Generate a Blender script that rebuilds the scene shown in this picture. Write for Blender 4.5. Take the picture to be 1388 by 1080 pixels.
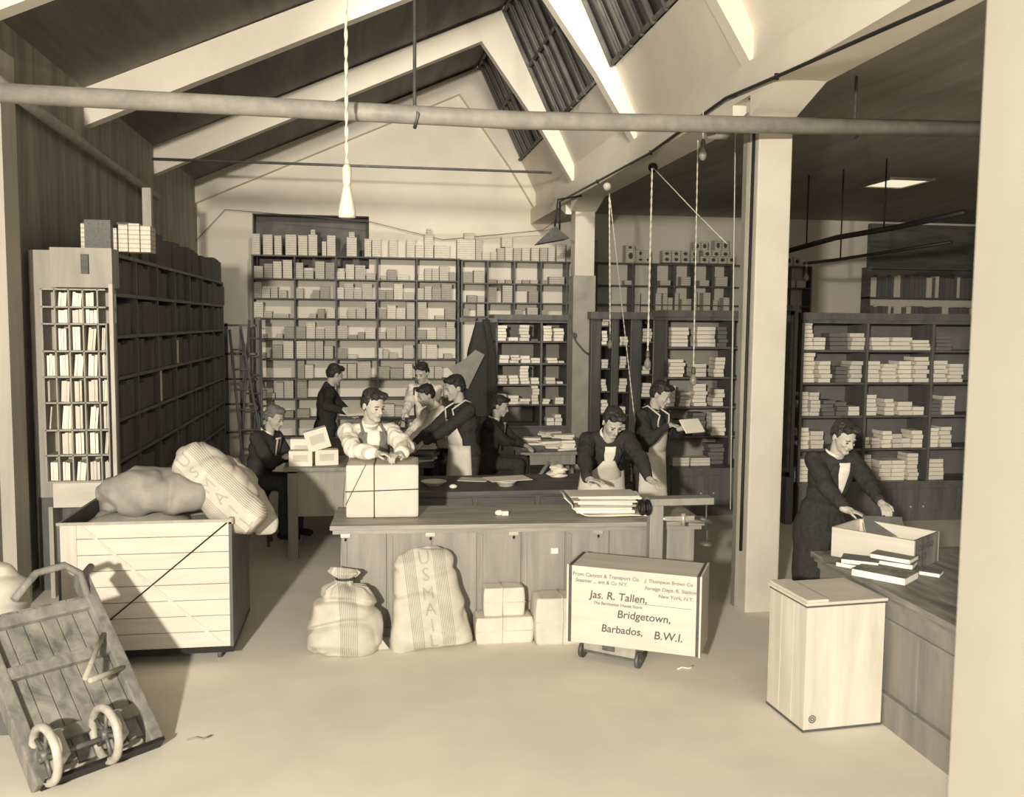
import bpy, bmesh, math, random
from mathutils import Vector as V, Matrix as M, noise, Euler
for _o in list(bpy.data.objects): bpy.data.objects.remove(_o)
SC = bpy.context.scene; COL = SC.collection
R = math.radians; PI = math.pi
rnd = random.Random(7)
# ------------------------------------------------------------------ camera, world, lights, exposure
F_PX, CX, CY = 1250.0, 694.0, 540.0
YAW, PITCH, ROLL = R(9.05), R(4.72), R(0.5)
CAM = V((0, 0, 2.3))
RC = (M.Rotation(-YAW, 3, 'Z') @ M.Rotation(PI/2-PITCH, 3, 'X') @ M.Rotation(ROLL, 3, 'Z'))
cd = bpy.data.cameras.new('camera'); cam = bpy.data.objects.new('camera', cd); COL.objects.link(cam)
cam.matrix_world = M.Translation(CAM) @ RC.to_4x4()
cd.sensor_width = 36; cd.lens = F_PX/1388*36; cd.clip_start = .05; cd.clip_end = 200
cd.dof.use_dof = True; cd.dof.focus_distance = 8.0; cd.dof.aperture_fstop = 3.2
SC.camera = cam
w = bpy.data.worlds.new('world'); SC.world = w; w.use_nodes = True
w.node_tree.nodes['Background'].inputs[0].default_value = (1.05, 1, .86, 1)
w.node_tree.nodes['Background'].inputs[1].default_value = .22
SC.view_settings.view_transform = 'Standard'; SC.view_settings.look = 'None'
SC.view_settings.gamma = 1; SC.view_settings.exposure = 0.0; SC.view_settings.use_curve_mapping = False
LT = (1.07, 1.0, .86)
def lamp(name, kind, loc, power, size, rot=None, sy=None):
    l = bpy.data.lights.new(name, kind); l.energy = power; l.color = LT
    if kind == 'AREA':
        l.shape = 'RECTANGLE'; l.size = size; l.size_y = sy or size
    else: l.shadow_soft_size = size
    o = bpy.data.objects.new(name, l); COL.objects.link(o); o.location = loc
    if rot: o.rotation_euler = rot
    return o
lamp('flash_light', 'POINT', (-2.18, -3.0, 3.1), 4500, .14)           # the photographer's flash, left of and behind the camera
lamp('fill_light', 'AREA', (1.0, -6.0, 4.6), 260, 6, (R(68), 0, 0), 3)  # added soft fill lamp behind the camera, lifts the dark areas
lamp('end_wall_fill', 'AREA', (1.1, 6.75, 5.7), 52, .5, (R(75), 0, R(-2)), .3).data.spread = R(60)   # added lamp hidden above the view, brightens the end wall
def look(x, y, X=None, Y=None, Z=None):
    "point of the place seen at photograph pixel x,y on a plane of known distance or height"
    d = RC @ V(((x-CX)/F_PX, -(y-CY)/F_PX, -1.0))
    if X is not None: t = (X-CAM.x)/d.x
    elif Y is not None: t = (Y-CAM.y)/d.y
    else: t = (Z-CAM.z)/d.z
    return CAM + d*t
# ------------------------------------------------------------------ materials
TI = (1.085, 1.0, .85)
def sep(v):
    k = min(1, max(.35, v/.3)); return (min(1, v*(1+(TI[0]-1)*k)), v, v*(1+(TI[2]-1)*k), 1)
MATS = {}
def mat(name, v, v2=None, kind='plain', sc=6.0, axis='X', rough=.75, bump=.0, metal=0.0, spec=.3):
    if name in MATS: return MATS[name]
    m = bpy.data.materials.new(name); m.use_nodes = True; nt = m.node_tree; N = nt.nodes; L = nt.links
    b = N['Principled BSDF']; b.inputs['Roughness'].default_value = rough
    b.inputs['Metallic'].default_value = metal; b.inputs['Specular IOR Level'].default_value = spec
    v2 = v*.8 if v2 is None else v2
    tc = N.new('ShaderNodeTexCoord'); mp = N.new('ShaderNodeMapping'); L.new(tc.outputs['Object'], mp.inputs[0])
    nz = N.new('ShaderNodeTexNoise'); nz.inputs['Detail'].default_value = 5; nz.inputs['Scale'].default_value = sc
    nz.inputs['Roughness'].default_value = .6
    if kind == 'wood':
        s = {'X': (.12, 1, 1), 'Y': (1, .12, 1), 'Z': (1, 1, .12)}[axis]
        mp.inputs['Scale'].default_value = s; nz.inputs['Distortion'].default_value = .6
    L.new(mp.outputs[0], nz.inputs['Vector'])
    rp = N.new('ShaderNodeValToRGB'); rp.color_ramp.elements[0].position = .35; rp.color_ramp.elements[1].position = .68
    rp.color_ramp.elements[0].color = sep(v2); rp.color_ramp.elements[1].color = sep(v)
    L.new(nz.outputs[0], rp.inputs[0]); col = rp.outputs[0]; h = nz.outputs[0]
    if kind in ('lines', 'stripes'):
        if kind == 'lines':
            g = N.new('ShaderNodeNewGeometry'); src = g.outputs['Position']
        else: src = tc.outputs['Object']
        sx = N.new('ShaderNodeSeparateXYZ'); L.new(src, sx.inputs[0])
        ma = N.new('ShaderNodeMath'); ma.operation = 'MULTIPLY'; ma.inputs[1].default_value = {'lines': 165.0, 'stripes': 520.0}[kind]
        L.new(sx.outputs['Z' if kind == 'lines' else 'X'], ma.inputs[0])
        si = N.new('ShaderNodeMath'); si.operation = 'SINE'; L.new(ma.outputs[0], si.inputs[0])
        gt = N.new('ShaderNodeMath'); gt.operation = 'GREATER_THAN'; gt.inputs[1].default_value = .55 if kind == 'lines' else 0.0
        L.new(si.outputs[0], gt.inputs[0]); fac = gt.outputs[0]
        if kind == 'stripes':      # printed bands of fine lines either side of the lettering
            ab = N.new('ShaderNodeMath'); ab.operation = 'ABSOLUTE'; L.new(sx.outputs['X'], ab.inputs[0])
            a1 = N.new('ShaderNodeMath'); a1.operation = 'GREATER_THAN'; a1.inputs[1].default_value = axis[0]; L.new(ab.outputs[0], a1.inputs[0])
            a2 = N.new('ShaderNodeMath'); a2.operation = 'LESS_THAN'; a2.inputs[1].default_value = axis[1]; L.new(ab.outputs[0], a2.inputs[0])
            m1 = N.new('ShaderNodeMath'); m1.operation = 'MULTIPLY'; L.new(a1.outputs[0], m1.inputs[0]); L.new(a2.outputs[0], m1.inputs[1])
            m2 = N.new('ShaderNodeMath'); m2.operation = 'MULTIPLY'; L.new(m1.outputs[0], m2.inputs[0]); L.new(gt.outputs[0], m2.inputs[1]); fac = m2.outputs[0]
        mx = N.new('ShaderNodeMix'); mx.data_type = 'RGBA'; mx.blend_type = 'MULTIPLY'
        fm = N.new('ShaderNodeMath'); fm.operation = 'MULTIPLY'; fm.inputs[1].default_value = .42 if kind == 'lines' else .62; L.new(fac, fm.inputs[0])
        L.new(fm.outputs[0], mx.inputs[0]); L.new(col, mx.inputs[6]); mx.inputs[7].default_value = (.35, .33, .3, 1); col = mx.outputs[2]
    L.new(col, b.inputs['Base Color'])
    if bump:
        bp = N.new('ShaderNodeBump'); bp.inputs['Strength'].default_value = bump; bp.inputs['Distance'].default_value = .01
        L.new(h, bp.inputs['Height']); L.new(bp.outputs[0], b.inputs['Normal'])
    MATS[name] = m; return m
K = dict(
 floor=mat('concrete_floor', .72, .64, sc=1.6, rough=.85, bump=.15), plaster=mat('pale_plaster', .78, .70, sc=1.2, bump=.05),
 plaster2=mat('grey_plaster', .62, .5, sc=2), dark=mat('dark_boards', .36, .27, 'wood', 5, 'Y'), slab=mat('brown_ceiling_boards', .24, .15, 'wood', 3, 'Y'),
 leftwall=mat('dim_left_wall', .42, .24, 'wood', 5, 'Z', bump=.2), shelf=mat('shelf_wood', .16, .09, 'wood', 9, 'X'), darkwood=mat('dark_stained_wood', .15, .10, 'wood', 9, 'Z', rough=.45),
 midwood=mat('oak_panel', .33, .25, 'wood', 14, 'Z', rough=.6, bump=.05), topwood=mat('oak_top', .40, .24, 'wood', 12, 'X', rough=.5),
 pine=mat('pale_pine', .64, .50, 'wood', 9, 'Z', rough=.7), pineh=mat('pale_pine_boards', .64, .54, 'wood', 9, 'X', rough=.7), oldwood=mat('weathered_wood', .30, .12, 'wood', 9, 'Z', bump=.3),
 greywood=mat('grey_board', .42, .32, 'wood', 8, 'Z'), paper=mat('white_paper', .92, .86, sc=5, bump=.05), paper2=mat('cream_paper', .74, .62, sc=6), paper3=mat('grey_paper', .42, .34, sc=6),
 pack=mat('grey_packet_paper', .58, .5, 'lines', 5), pack2=mat('pale_packet_paper', .74, .64, 'lines', 5), pack3=mat('brown_packet_paper', .42, .34, 'lines', 5),
 parcel=mat('wrapping_paper', .66, .55, sc=4, bump=.3), bookd=mat('dark_cloth_binding', .17, .12, sc=12), bookm=mat('grey_cloth_binding', .2, .14, sc=12), bookl=mat('pale_binding', .84, .76, sc=10),
 black=mat('black_iron', .02, .012, sc=10, rough=.5), iron=mat('grey_iron', .16, .1, sc=14, rough=.5, metal=.3), pipe=mat('painted_pipe', .34, .24, sc=8, rough=.5), steel=mat('bright_steel', .6, .5, sc=10, rough=.35, metal=.5),
 ink=mat('ink', .11, .08, sc=30), skin=mat('skin', .52, .44, sc=10, rough=.6), hair=mat('dark_hair', .05, .025, 'wood', 60, 'Y', rough=.45, bump=.4), hairg=mat('grey_hair', .22, .12, 'wood', 60, 'Y', bump=.4), hairb=mat('brown_hair', .06, .02, 'wood', 60, 'Y', rough=.4, bump=.4),
 suit=mat('dark_suit_cloth', .055, .04, sc=40, rough=.95, bump=.2, spec=.1), shirt=mat('white_shirt_cloth', .86, .76, sc=20, bump=.4), vest=mat('grey_waistcoat', .22, .15, sc=30), trouser=mat('dark_trouser_cloth', .06, .04, sc=30, rough=.95),
 apron=mat('pale_apron_cloth', .74, .62, sc=10, bump=.3), lips=mat('lips', .30, .24, sc=20), eye=mat('eye_dark', .03, .02, sc=20), sack=mat('canvas_sack', .52, .42, sc=7, bump=.4), sackb=mat('brown_canvas', .32, .24, sc=6, bump=.5),
 glass=mat('lamp_glass', .3, .25, sc=4, rough=.1, spec=.8), cord=mat('pale_cord', .72, .6, sc=20), cordd=mat('dark_cord', .06, .04, sc=20), skyglass=mat('night_glass', .03, .02, sc=3, rough=.25, spec=.6), china=mat('white_enamel', .8, .7, sc=10, rough=.3))
K['stripe'] = mat('striped_mail_canvas', .56, .46, 'stripes', 7, (.062, .150), bump=.35)
K['stripe1'] = mat('banded_mail_canvas', .54, .44, 'stripes', 7, (-.01, .062), bump=.35)
# ------------------------------------------------------------------ mesh builder
class MB:
    def __init__(s): s.v = []; s.f = []; s.sm = []; s.mi = []
    def add(s, vs, fs, smooth=False, T=None):
        n = len(s.v); s.v += [tuple(T @ V(p)) if T else tuple(p) for p in vs]
        for f in fs: s.f.append([n+i for i in f]); s.sm.append(smooth)
        return s
    def box(s, x0, x1, y0, y1, z0, z1, T=None, c=0.0):
        if c <= 0:
            p = [(x, y, z) for z in (z0, z1) for y in (y0, y1) for x in (x0, x1)]
            return s.add(p, [(0,2,3,1), (4,5,7,6), (0,1,5,4), (2,6,7,3), (0,4,6,2), (1,3,7,5)], T=T)
        p = []; c = min(c, abs(x1-x0)*.45, abs(y1-y0)*.45, abs(z1-z0)*.45)      # chamfered box
        bm = bmesh.new(); bmesh.ops.create_cube(bm, size=1)
        for q in bm.verts: q.co = V(((x0+x1)/2+q.co.x*(x1-x0), (y0+y1)/2+q.co.y*(y1-y0), (z0+z1)/2+q.co.z*(z1-z0)))
        bmesh.ops.bevel(bm, geom=bm.edges[:], offset=c, segments=2, affect='EDGES', profile=.6)
        bm.verts.index_update(); s.add([q.co.copy() for q in bm.verts], [[q.index for q in f.verts] for f in bm.faces], T=T); bm.free(); return s
    def tube(s, pts, r, n=8, cap=True):
        pts = [V(p) for p in pts]; rr = r if isinstance(r, (list, tuple)) else [r]*len(pts)
        vs = []; d0 = (pts[1]-pts[0]).normalized(); u = d0.orthogonal().normalized()
        for i, p in enumerate(pts):
            d = (pts[min(i+1, len(pts)-1)]-pts[max(i-1, 0)]).normalized()
            u = (u-d*u.dot(d)).normalized(); w_ = d.cross(u)
            for k in range(n):
                a = 2*PI*k/n; vs.append(p+(u*math.cos(a)+w_*math.sin(a))*rr[i])
        fs = [(i*n+k, i*n+(k+1) % n, (i+1)*n+(k+1) % n, (i+1)*n+k) for i in range(len(pts)-1) for k in range(n)]
        s.add(vs, fs, True)
        if cap:
            b = len(s.v)-len(vs); s.f.append([b+k for k in range(n)][::-1]); s.sm.append(False)
            s.f.append([b+(len(pts)-1)*n+k for k in range(n)]); s.sm.append(False)
        return s
    def lathe(s, prof, n=20, T=None, sx=1, sy=1):
        vs = [(r*math.cos(2*PI*k/n)*sx, r*math.sin(2*PI*k/n)*sy, z) for r, z in prof for k in range(n)]
        fs = [(i*n+k, i*n+(k+1) % n, (i+1)*n+(k+1) % n, (i+1)*n+k) for i in range(len(prof)-1) for k in range(n)]
        fs.append(list(range(n))[::-1]); fs.append([(len(prof)-1)*n+k for k in range(n)])
        return s.add(vs, fs, True, T)
    def ring(s, c, ax, R0, r, n=24, m=8):
        ax = V(ax).normalized(); u = ax.orthogonal().normalized(); w_ = ax.cross(u); c = V(c); vs = []
        for i in range(n):
            a = 2*PI*i/n; d = u*math.cos(a)+w_*math.sin(a)
            for k in range(m):
                b = 2*PI*k/m; vs.append(c+d*(R0+r*math.cos(b))+ax*r*math.sin(b))
        return s.add(vs, [(i*m+k, ((i+1) % n)*m+k, ((i+1) % n)*m+(k+1) % m, i*m+(k+1) % m) for i in range(n) for k in range(m)], True)
    def ell(s, c, r, Rm=None, n=20, m=12):
        vs = []; c = V(c)
        for j in range(1, m):
            t = PI*j/m
            for k in range(n):
                a = 2*PI*k/n; p = V((r[0]*math.sin(t)*math.cos(a), r[1]*math.sin(t)*math.sin(a), r[2]*math.cos(t)))
                vs.append(c+(Rm @ p if Rm else p))
        top = V((0, 0, r[2])); vs += [c+(Rm @ top if Rm else top), c-(Rm @ top if Rm else top)]
        fs = [(j*n+(k+1) % n, j*n+k, (j+1)*n+k, (j+1)*n+(k+1) % n) for j in range(m-2) for k in range(n)]
        a, b = len(vs)-2, len(vs)-1
        fs += [(a, k, (k+1) % n) for k in range(n)] + [(b, (m-2)*n+(k+1) % n, (m-2)*n+k) for k in range(n)]
        return s.add(vs, fs, True)
    def cap(s, p, q, r0, r1, n=14):
        p, q = V(p), V(q); d = (q-p); L_ = d.length; d.normalize(); pts = []; rr = []
        for i in range(6):
            a = PI/2*i/5; pts.append(p-d*r0*math.cos(a)); rr.append(max(r0*math.sin(a), r0*.02))
        for i in range(6):
            a = PI/2*i/5; pts.append(q+d*r1*math.sin(a)); rr.append(max(r1*math.cos(a), r1*.02))
        return s.tube(pts, rr, n)
    def prism(s, poly, y0, y1, T=None):
        n = len(poly); vs = [(x, y0, z) for x, z in poly]+[(x, y1, z) for x, z in poly]
        fs = [list(range(n)), [n+i for i in range(n)][::-1]]+[(i, n+i, n+(i+1) % n, (i+1) % n) for i in range(n)]
        return s.add(vs, fs, T=T)
    def mesh(s, name, m):
        me = bpy.data.meshes.new(name); me.from_pydata([tuple(p) for p in s.v], [], s.f); me.update()
        me.polygons.foreach_set('use_smooth', s.sm)
        for q in (m if isinstance(m, list) else [m]): me.materials.append(K[q] if isinstance(q, str) else q)
        if s.mi: me.polygons.foreach_set('material_index', s.mi)
        bm = bmesh.new(); bm.from_mesh(me); bmesh.ops.recalc_face_normals(bm, faces=bm.faces); bm.to_mesh(me); bm.free()
        return me
    def ob(s, name, m, parent=None, loc=None, rot=None):
        return obj(name, s.mesh(name, m), parent, loc, rot)
def obj(name, me, parent=None, loc=None, rot=None):
    o = bpy.data.objects.new(name, me); COL.objects.link(o)
    if parent: o.parent = parent
    if loc is not None: o.location = loc
    if rot is not None: o.rotation_euler = rot
    return o
def tag(o, label, cat, group=None):
    o['label'] = label; o['category'] = cat
    if group: o['group'] = group
    return o
def thing(name, label, cat, loc=(0, 0, 0), rz=0, group=None):
    return tag(obj(name, None, None, loc, (0, 0, rz)), label, cat, group)
def struct(o, label=None):
    o['kind'] = 'structure'
    if label: o['label'] = label
    return o
def copy_tree(o, parent=None, loc=None, rot=None, scale=None):
    c = o.copy(); COL.objects.link(c); c.parent = parent
    if loc is not None: c.location = loc
    if rot is not None: c.rotation_euler = rot
    if scale is not None: c.scale = scale
    for ch in list(o.children): copy_tree(ch, c)
    return c
def TR(loc, rz=0, rx=0, ry=0): return M.Translation(V(loc)) @ Euler((rx, ry, rz)).to_matrix().to_4x4()
ORD = 'first second third fourth fifth sixth seventh eighth ninth tenth eleventh twelfth thirteenth fourteenth fifteenth sixteenth seventeenth eighteenth nineteenth twentieth'.split()
def ordn(i): return ORD[i] if i < 20 else 'twenty-'+ORD[i-20]
def vecnoise(p, sc): return noise.noise(V(p)*sc)
FONT = bpy.data.fonts.load('<builtin>') if not bpy.data.fonts else bpy.data.fonts[0]
def textmesh(txt, size, extr=.001, shear=0, bold=0):
    c = bpy.data.curves.new('t', 'FONT'); c.body = txt; c.size = size; c.extrude = extr; c.shear = shear; c.offset = bold; c.align_x = 'LEFT'
    o = bpy.data.objects.new('t', c); COL.objects.link(o); dg = bpy.context.evaluated_depsgraph_get()
    me = bpy.data.meshes.new_from_object(o.evaluated_get(dg)); bpy.data.objects.remove(o); return me
def remesh(mb, name, m, vox, parent=None, smooth=2, disp=0.0, dsc=9.0):
    me = mb.mesh(name+'_src', m); o = bpy.data.objects.new('tmp', me); COL.objects.link(o)
    r = o.modifiers.new('r', 'REMESH'); r.mode = 'VOXEL'; r.voxel_size = vox; r.use_smooth_shade = True
    if smooth:
        q = o.modifiers.new('s', 'SMOOTH'); q.factor = .5; q.iterations = smooth
    dg = bpy.context.evaluated_depsgraph_get(); dg.update()
    out = bpy.data.meshes.new_from_object(o.evaluated_get(dg)); out.name = name; bpy.data.objects.remove(o); bpy.data.meshes.remove(me)
    if disp:
        n = len(out.vertices); co = [0.0]*(n*3); no = [0.0]*(n*3)
        out.vertices.foreach_get('co', co); out.vertices.foreach_get('normal', no)
        for i in range(n):
            p = V(co[3*i:3*i+3]); d = noise.noise(p*dsc)*disp + noise.noise(V((p.x*dsc*2.6, p.y*dsc*2.6, p.z*dsc*1.2)))*disp*.6
            for k in range(3): co[3*i+k] += no[3*i+k]*d
        out.vertices.foreach_set('co', co); out.update()
    if not out.materials: out.materials.append(K[m])
    return obj(name, out, parent)
# ------------------------------------------------------------------ the room
XL, XR, YB = -2.78, 2.93, 16.3
struct(MB().box(-4, 12, -2, YB+.3, -.1, 0).ob('floor', 'floor'), 'bare pale concrete floor of the packing room')
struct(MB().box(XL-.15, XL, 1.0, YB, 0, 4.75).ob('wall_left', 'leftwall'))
wb = MB()
NX0, NX1, NZ0, NZ1 = -1.88, .07, 3.2, 4.1
top = lambda x: 4.6+.447*(x+2.78)
wb.prism([(XL-.15, 0), (NX0, 0), (NX0, top(NX0)), (XL-.15, top(XL-.15))], YB, YB+.2)
wb.box(NX0, NX1, YB, YB+.2, 0, NZ0)
wb.prism([(NX0, NZ1), (NX1, NZ1), (NX1, top(NX1)), (NX0, top(NX0))], YB, YB+.2)
wb.prism([(NX1, 0), (3.3, 0), (3.3, 4.5), (2.96, 4.56), (1.93, 6.7), (NX1, top(NX1))], YB, YB+.2)
wb.box(3.3, 12, YB, YB+.2, 0, 4.4)
struct(wb.ob('wall_back', 'plaster'), 'pale plastered end wall rising to a peak')
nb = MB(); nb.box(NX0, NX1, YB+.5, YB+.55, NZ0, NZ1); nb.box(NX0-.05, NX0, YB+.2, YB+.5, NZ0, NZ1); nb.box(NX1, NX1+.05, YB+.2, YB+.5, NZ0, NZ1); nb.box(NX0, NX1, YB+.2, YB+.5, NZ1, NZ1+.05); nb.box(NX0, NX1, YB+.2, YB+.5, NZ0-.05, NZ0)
struct(nb.ob('trim_1', mat('recess_shade', .20, .13, sc=3)), 'recess in the pale end wall above the shelving')  # recess coloured far darker than the wall, its shade put into the colour
struct(MB().box(12, 12.15, 4, YB, 0, 4.4).ob('wall_right', 'leftwall'))
# sawtooth roof: long boarded slope, steep glazed side
struct(MB().prism([(XL-.15, 4.6-.067), (1.93, 6.7), (1.93, 6.8), (XL-.15, 4.7)], 1.0, YB).ob('ceiling', 'slab'), 'dark boarded roof slope between pale rafters')
struct(MB().box(3.28, 12, 3.0, YB, 4.25, 4.35).ob('ceiling', 'dark'), 'low dark boarded ceiling of the right-hand bay')
struct(MB().prism([(2.70, 5.10), (2.96, 4.55), (3.06, 4.55), (2.80, 5.12)], 1.0, YB).ob('trim_2', 'plaster'), 'sloping plastered sill under the roof lights')
struct(MB().box(2.96, 3.28, 1.0, YB, 4.3, 4.56).ob('wall_upper', 'plaster'))
g = MB().box(2.90, 3.28, 1.0, YB, 4.04, 4.3)
for yc in (6.99, 13.22):
    for s in (-1, 1): g.prism([(0, 0), (.0, -.16), (.5*s, 0)], 2.905, 3.275, T=M(((0, 1, 0, 0), (1, 0, 0, yc+.17*s), (0, 0, 1, 4.045), (0, 0, 0, 1))))
struct(g.ob('trim_3', 'plaster'), 'long pale girder carried by the square columns')
RAF = [(-2.78, 4.23), (1.62, 6.2), (2.5, 5.0), (2.96, 4.28), (2.97, 4.56), (1.95, 6.66), (-2.78, 4.6)]
for i, y in enumerate((3.9, 7.0, 10.1, 13.2, 16.22)):
    struct(MB().prism(RAF, y-.08, y+.08).ob('trim_%d' % (4+i), 'plaster'), 'pale plastered rafter crossing the sawtooth roof')
for i, (y0, y1) in enumerate(((1.0, 3.82), (3.98, 6.92), (7.08, 10.02), (10.18, 13.12), (13.28, 16.2))):
    fr = MB(); dx, dz = 1.93-2.70, 6.7-5.10
    def sl(y, t, off=0): return (2.70+dx*t-off*.9, y, 5.10+dz*t-off*.43)
    n = 8
    for k in range(n+1):
        y = y0+(y1-y0)*k/n
        fr.tube([sl(y, 0, .03), sl(y, .97, .03)], .022 if k % 4 else .035, 6)
    for t in (0.02, .5, .96): fr.tube([sl(y0, t, .02), sl(y1, t, .02)], .028, 6)
    wd = MB().add([sl(y0, 0), sl(y1, 0), sl(y1, 1), sl(y0, 1), sl(y0, 0, -.03), sl(y1, 0, -.03), sl(y1, 1, -.03), sl(y0, 1, -.03)], [(0, 1, 2, 3), (4, 5, 6, 7), (0, 1, 5, 4), (2, 3, 7, 6), (1, 2, 6, 5), (0, 3, 7, 4)]).ob('window_%d' % (i+1), 'skyglass')
    struct(wd, 'dark sloping roof light with close glazing bars'); fr.ob('glazing_bars', K.get('barw') or mat('bar_wood', .2, .12, sc=5), wd)
# square columns
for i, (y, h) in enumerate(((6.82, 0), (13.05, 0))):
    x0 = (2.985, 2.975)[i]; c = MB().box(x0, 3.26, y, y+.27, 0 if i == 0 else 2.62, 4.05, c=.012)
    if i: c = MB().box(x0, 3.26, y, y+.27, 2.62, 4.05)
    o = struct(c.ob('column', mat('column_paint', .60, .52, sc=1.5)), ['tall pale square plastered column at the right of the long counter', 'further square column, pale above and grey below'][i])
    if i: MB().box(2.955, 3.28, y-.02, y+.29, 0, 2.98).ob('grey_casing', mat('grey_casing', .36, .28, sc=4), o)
    else:
        MB().box(2.965, 2.985, y+.17, y+.25, 0, 3.95).ob('edge_strip', 'midwood', o)
struct(MB().box(1.635, 1.95, 1.98, 2.3, 0, 5).ob('trim_9', mat('post_paint', .33, .30, sc=2)), 'pale door post close at the right edge')
struct(MB().box(-2.78, -2.68, 7.55, 7.85, 0, 4.3).ob('trim_10', mat('wall_post_paint', .5, .4, 'wood', 4, 'Z')), 'paler upright board on the dim left wall')
# niche-like hatch in low ceiling: daylight comes in
em = bpy.data.materials.new('daylit_opening'); em.use_nodes = True; bs = em.node_tree.nodes['Principled BSDF']
bs.inputs['Base Color'].default_value = sep(.8); bs.inputs['Emission Color'].default_value = (1.1, 1, .72, 1); bs.inputs['Emission Strength'].default_value = .8
hw = struct(MB().box(6.87, 7.45, 11.45, 12.15, 4.235, 4.25).ob('window_6', em), 'bright hatch in the dark low ceiling')
MB().box(6.83, 7.49, 11.41, 11.45, 4.22, 4.25).box(6.83, 7.49, 12.15, 12.19, 4.22, 4.25).box(6.83, 6.87, 11.45, 12.15, 4.22, 4.25).box(7.45, 7.49, 11.45, 12.15, 4.22, 4.25).ob('window_frame', 'dark', hw)
struct(MB().box(9.35, 11.9, YB-.12, YB, 3.2, 4.2).ob('wall_shadow_panel', 'shelf'), 'dark panel standing for shadow on the right bay end wall')  # thin dark panel paints the shadow on this stretch of wall
# ------------------------------------------------------------------ pipes, rods, conduit
t = thing('steam_pipe', 'thick horizontal steam pipe hung across the whole room', 'pipe', (0, 6.3, 0))
a = look(-40, 124, Y=6.3); b = look(700, 163, Y=6.3); c_ = look(1330, 184, Y=7.1)
pp = MB().tube([a-V((0, 6.3, 0)), b-V((0, 6.3, 0)), V((c_.x, .55, c_.z))], .062, 16).ob('pipe_run', 'pipe', t)
q = look(975, 175, Y=6.62); MB().tube([q-V((.06, 6.3, 0)), q-V((-.06, 6.3-.03, 0))], .071, 16).ob('pipe_sleeve', 'pipe', t)
for (x, y) in ((562, 158), (1158, 178)):
    q = look(x, y, Y=6.3 if x < 900 else 6.86)-V((0, 6.3, 0))
    MB().tube([q+V((0, 0, -.075)), q+V((.02, -.07, 0)), q+V((0, 0, .08)), q+V((0, 0, 1.6 if x < 900 else .42))], .012, 6).ob('hanger_rod', 'iron', t)
o = MB().tube([(XL, 13.05, 4.42), (2.62, 13.05, 4.42)], .018, 8).ob('tie_rod', 'iron'); tag(o, 'thin iron tie rod spanning the roof at the far rafter', 'rod')
a, b = look(50, 150, X=-2.68), look(207, 263, X=-2.68)
o = MB().tube([(-2.68, a.y-1.5, a.z+.05), a, b, (-2.68, b.y+.3, b.z)], .05, 10).ob('heating_pipe', 'pipe'); tag(o, 'slanting pipe running back along the dim left wall', 'pipe')
o = MB().box(-2.62, -2.52, 11.7, 11.8, 2.865, 3.86).ob('batten', 'pine'); tag(o, 'short pale upright batten above the dark bookcase', 'post')
cps = [look(x, y, X=2.86) for x, y in ((759, 273), (880, 208), (984, 133), (1050, 105), (1136, 67))]; cps.append(cps[-1]+(cps[-1]-cps[-2])*3)
ct = thing('electrical_conduit', 'black conduit clipped along the pale girder', 'conduit')
mb = MB().tube(cps, .014, 8); mb.tube([cps[0], cps[0]+V((0, 0, -.45))], .014, 8); mb.ob('long_run', 'black', ct)
MB().tube([cps[2], cps[2]+V((.06, -.18, 0)), V((2.96, 6.86, 4.0)), V((2.95, 6.86, .9)), V((2.95, 6.86, .5))], .012, 8).ob('column_drop', 'black', ct)
for q in (cps[1], (cps[0]+cps[1])/2, cps[3]): MB().box(q.x-.0, q.x+.03, q.y-.006, q.y+.006, q.z-.016, q.z+.03).ob('clip', 'black', ct)
# right-bay pipes
def pipe_thing(label, pts, r, hang=()):
    t = thing('overhead_pipe', label, 'pipe', tuple(pts[0])); o0 = V(pts[0])
    MB().tube([V(p)-o0 for p in pts], r, 8).ob('pipe_run', 'black', t)
    for p in hang: MB().tube([V(p)-o0, V((p[0], p[1], 4.25))-o0], .01, 5).ob('hanger_rod', 'black', t)
P_ = lambda x, y, Y: look(x, y, Y=Y)
pipe_thing('upper dark pipe slanting across the right-hand bay', [P_(1050, 345, 12.), P_(1134, 322, 11.), P_(1215, 308, 10.), P_(1310, 287, 9.)], .034, [P_(1093, 333, 11.5), P_(1198, 310, 10.2)])
pipe_thing('lower thin dark pipe below the slanting one in the right-hand bay', [P_(1090, 357, 12.), P_(1134, 352, 11.), P_(1290, 328, 9.4)], .02, [P_(1139, 350, 11.)])
# hanging lamps and cords
def bulb(mb, p, r=.035): mb.lathe([(.001, 0), (r*.6, .01), (r, .04), (r*.9, .07), (r*.45, .10), (r*.4, .12)], 12, TR(p+V((0, 0, -.12))))
def pendant(label, top, pts, twist=False, r=.006):
    t = thing('pendant_lamp', label, 'lamp', tuple(top)); o0 = V(top)
    mb = MB(); prev = V(top)
    for q in [V(p) for p in pts]:
        if twist:
            L_ = (q-prev).length; n = max(8, int(L_/.02)); seg = [prev.lerp(q, i/n)-o0 for i in range(n+1)]
            for ph in (0, PI): mb.tube([s+V((math.cos(i*.8+ph)*r*.8, math.sin(i*.8+ph)*r*.8, 0)) for i, s in enumerate(seg)], r, 5)
        else: mb.tube([prev-o0, q-o0], r, 5)
        prev = q
    mb.ob('cord', 'cord', t); e = prev-o0
    MB().lathe([(.012, 0), (.02, -.02), (.022, -.06), (.018, -.07)][::-1], 10, TR(e+V((0, 0, .02)))).ob('socket', 'iron', t)
    b_ = MB(); bulb(b_, e+V((0, 0, -.04))); b_.ob('bulb', 'glass', t); return t
q = look(470, 222, Y=6.0)
t = thing('pendant_lamp', 'twisted-cord pendant lamp with pale conical shade, hanging in front of the end wall', 'lamp', tuple(q))
mb = MB(); n = 110
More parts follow.
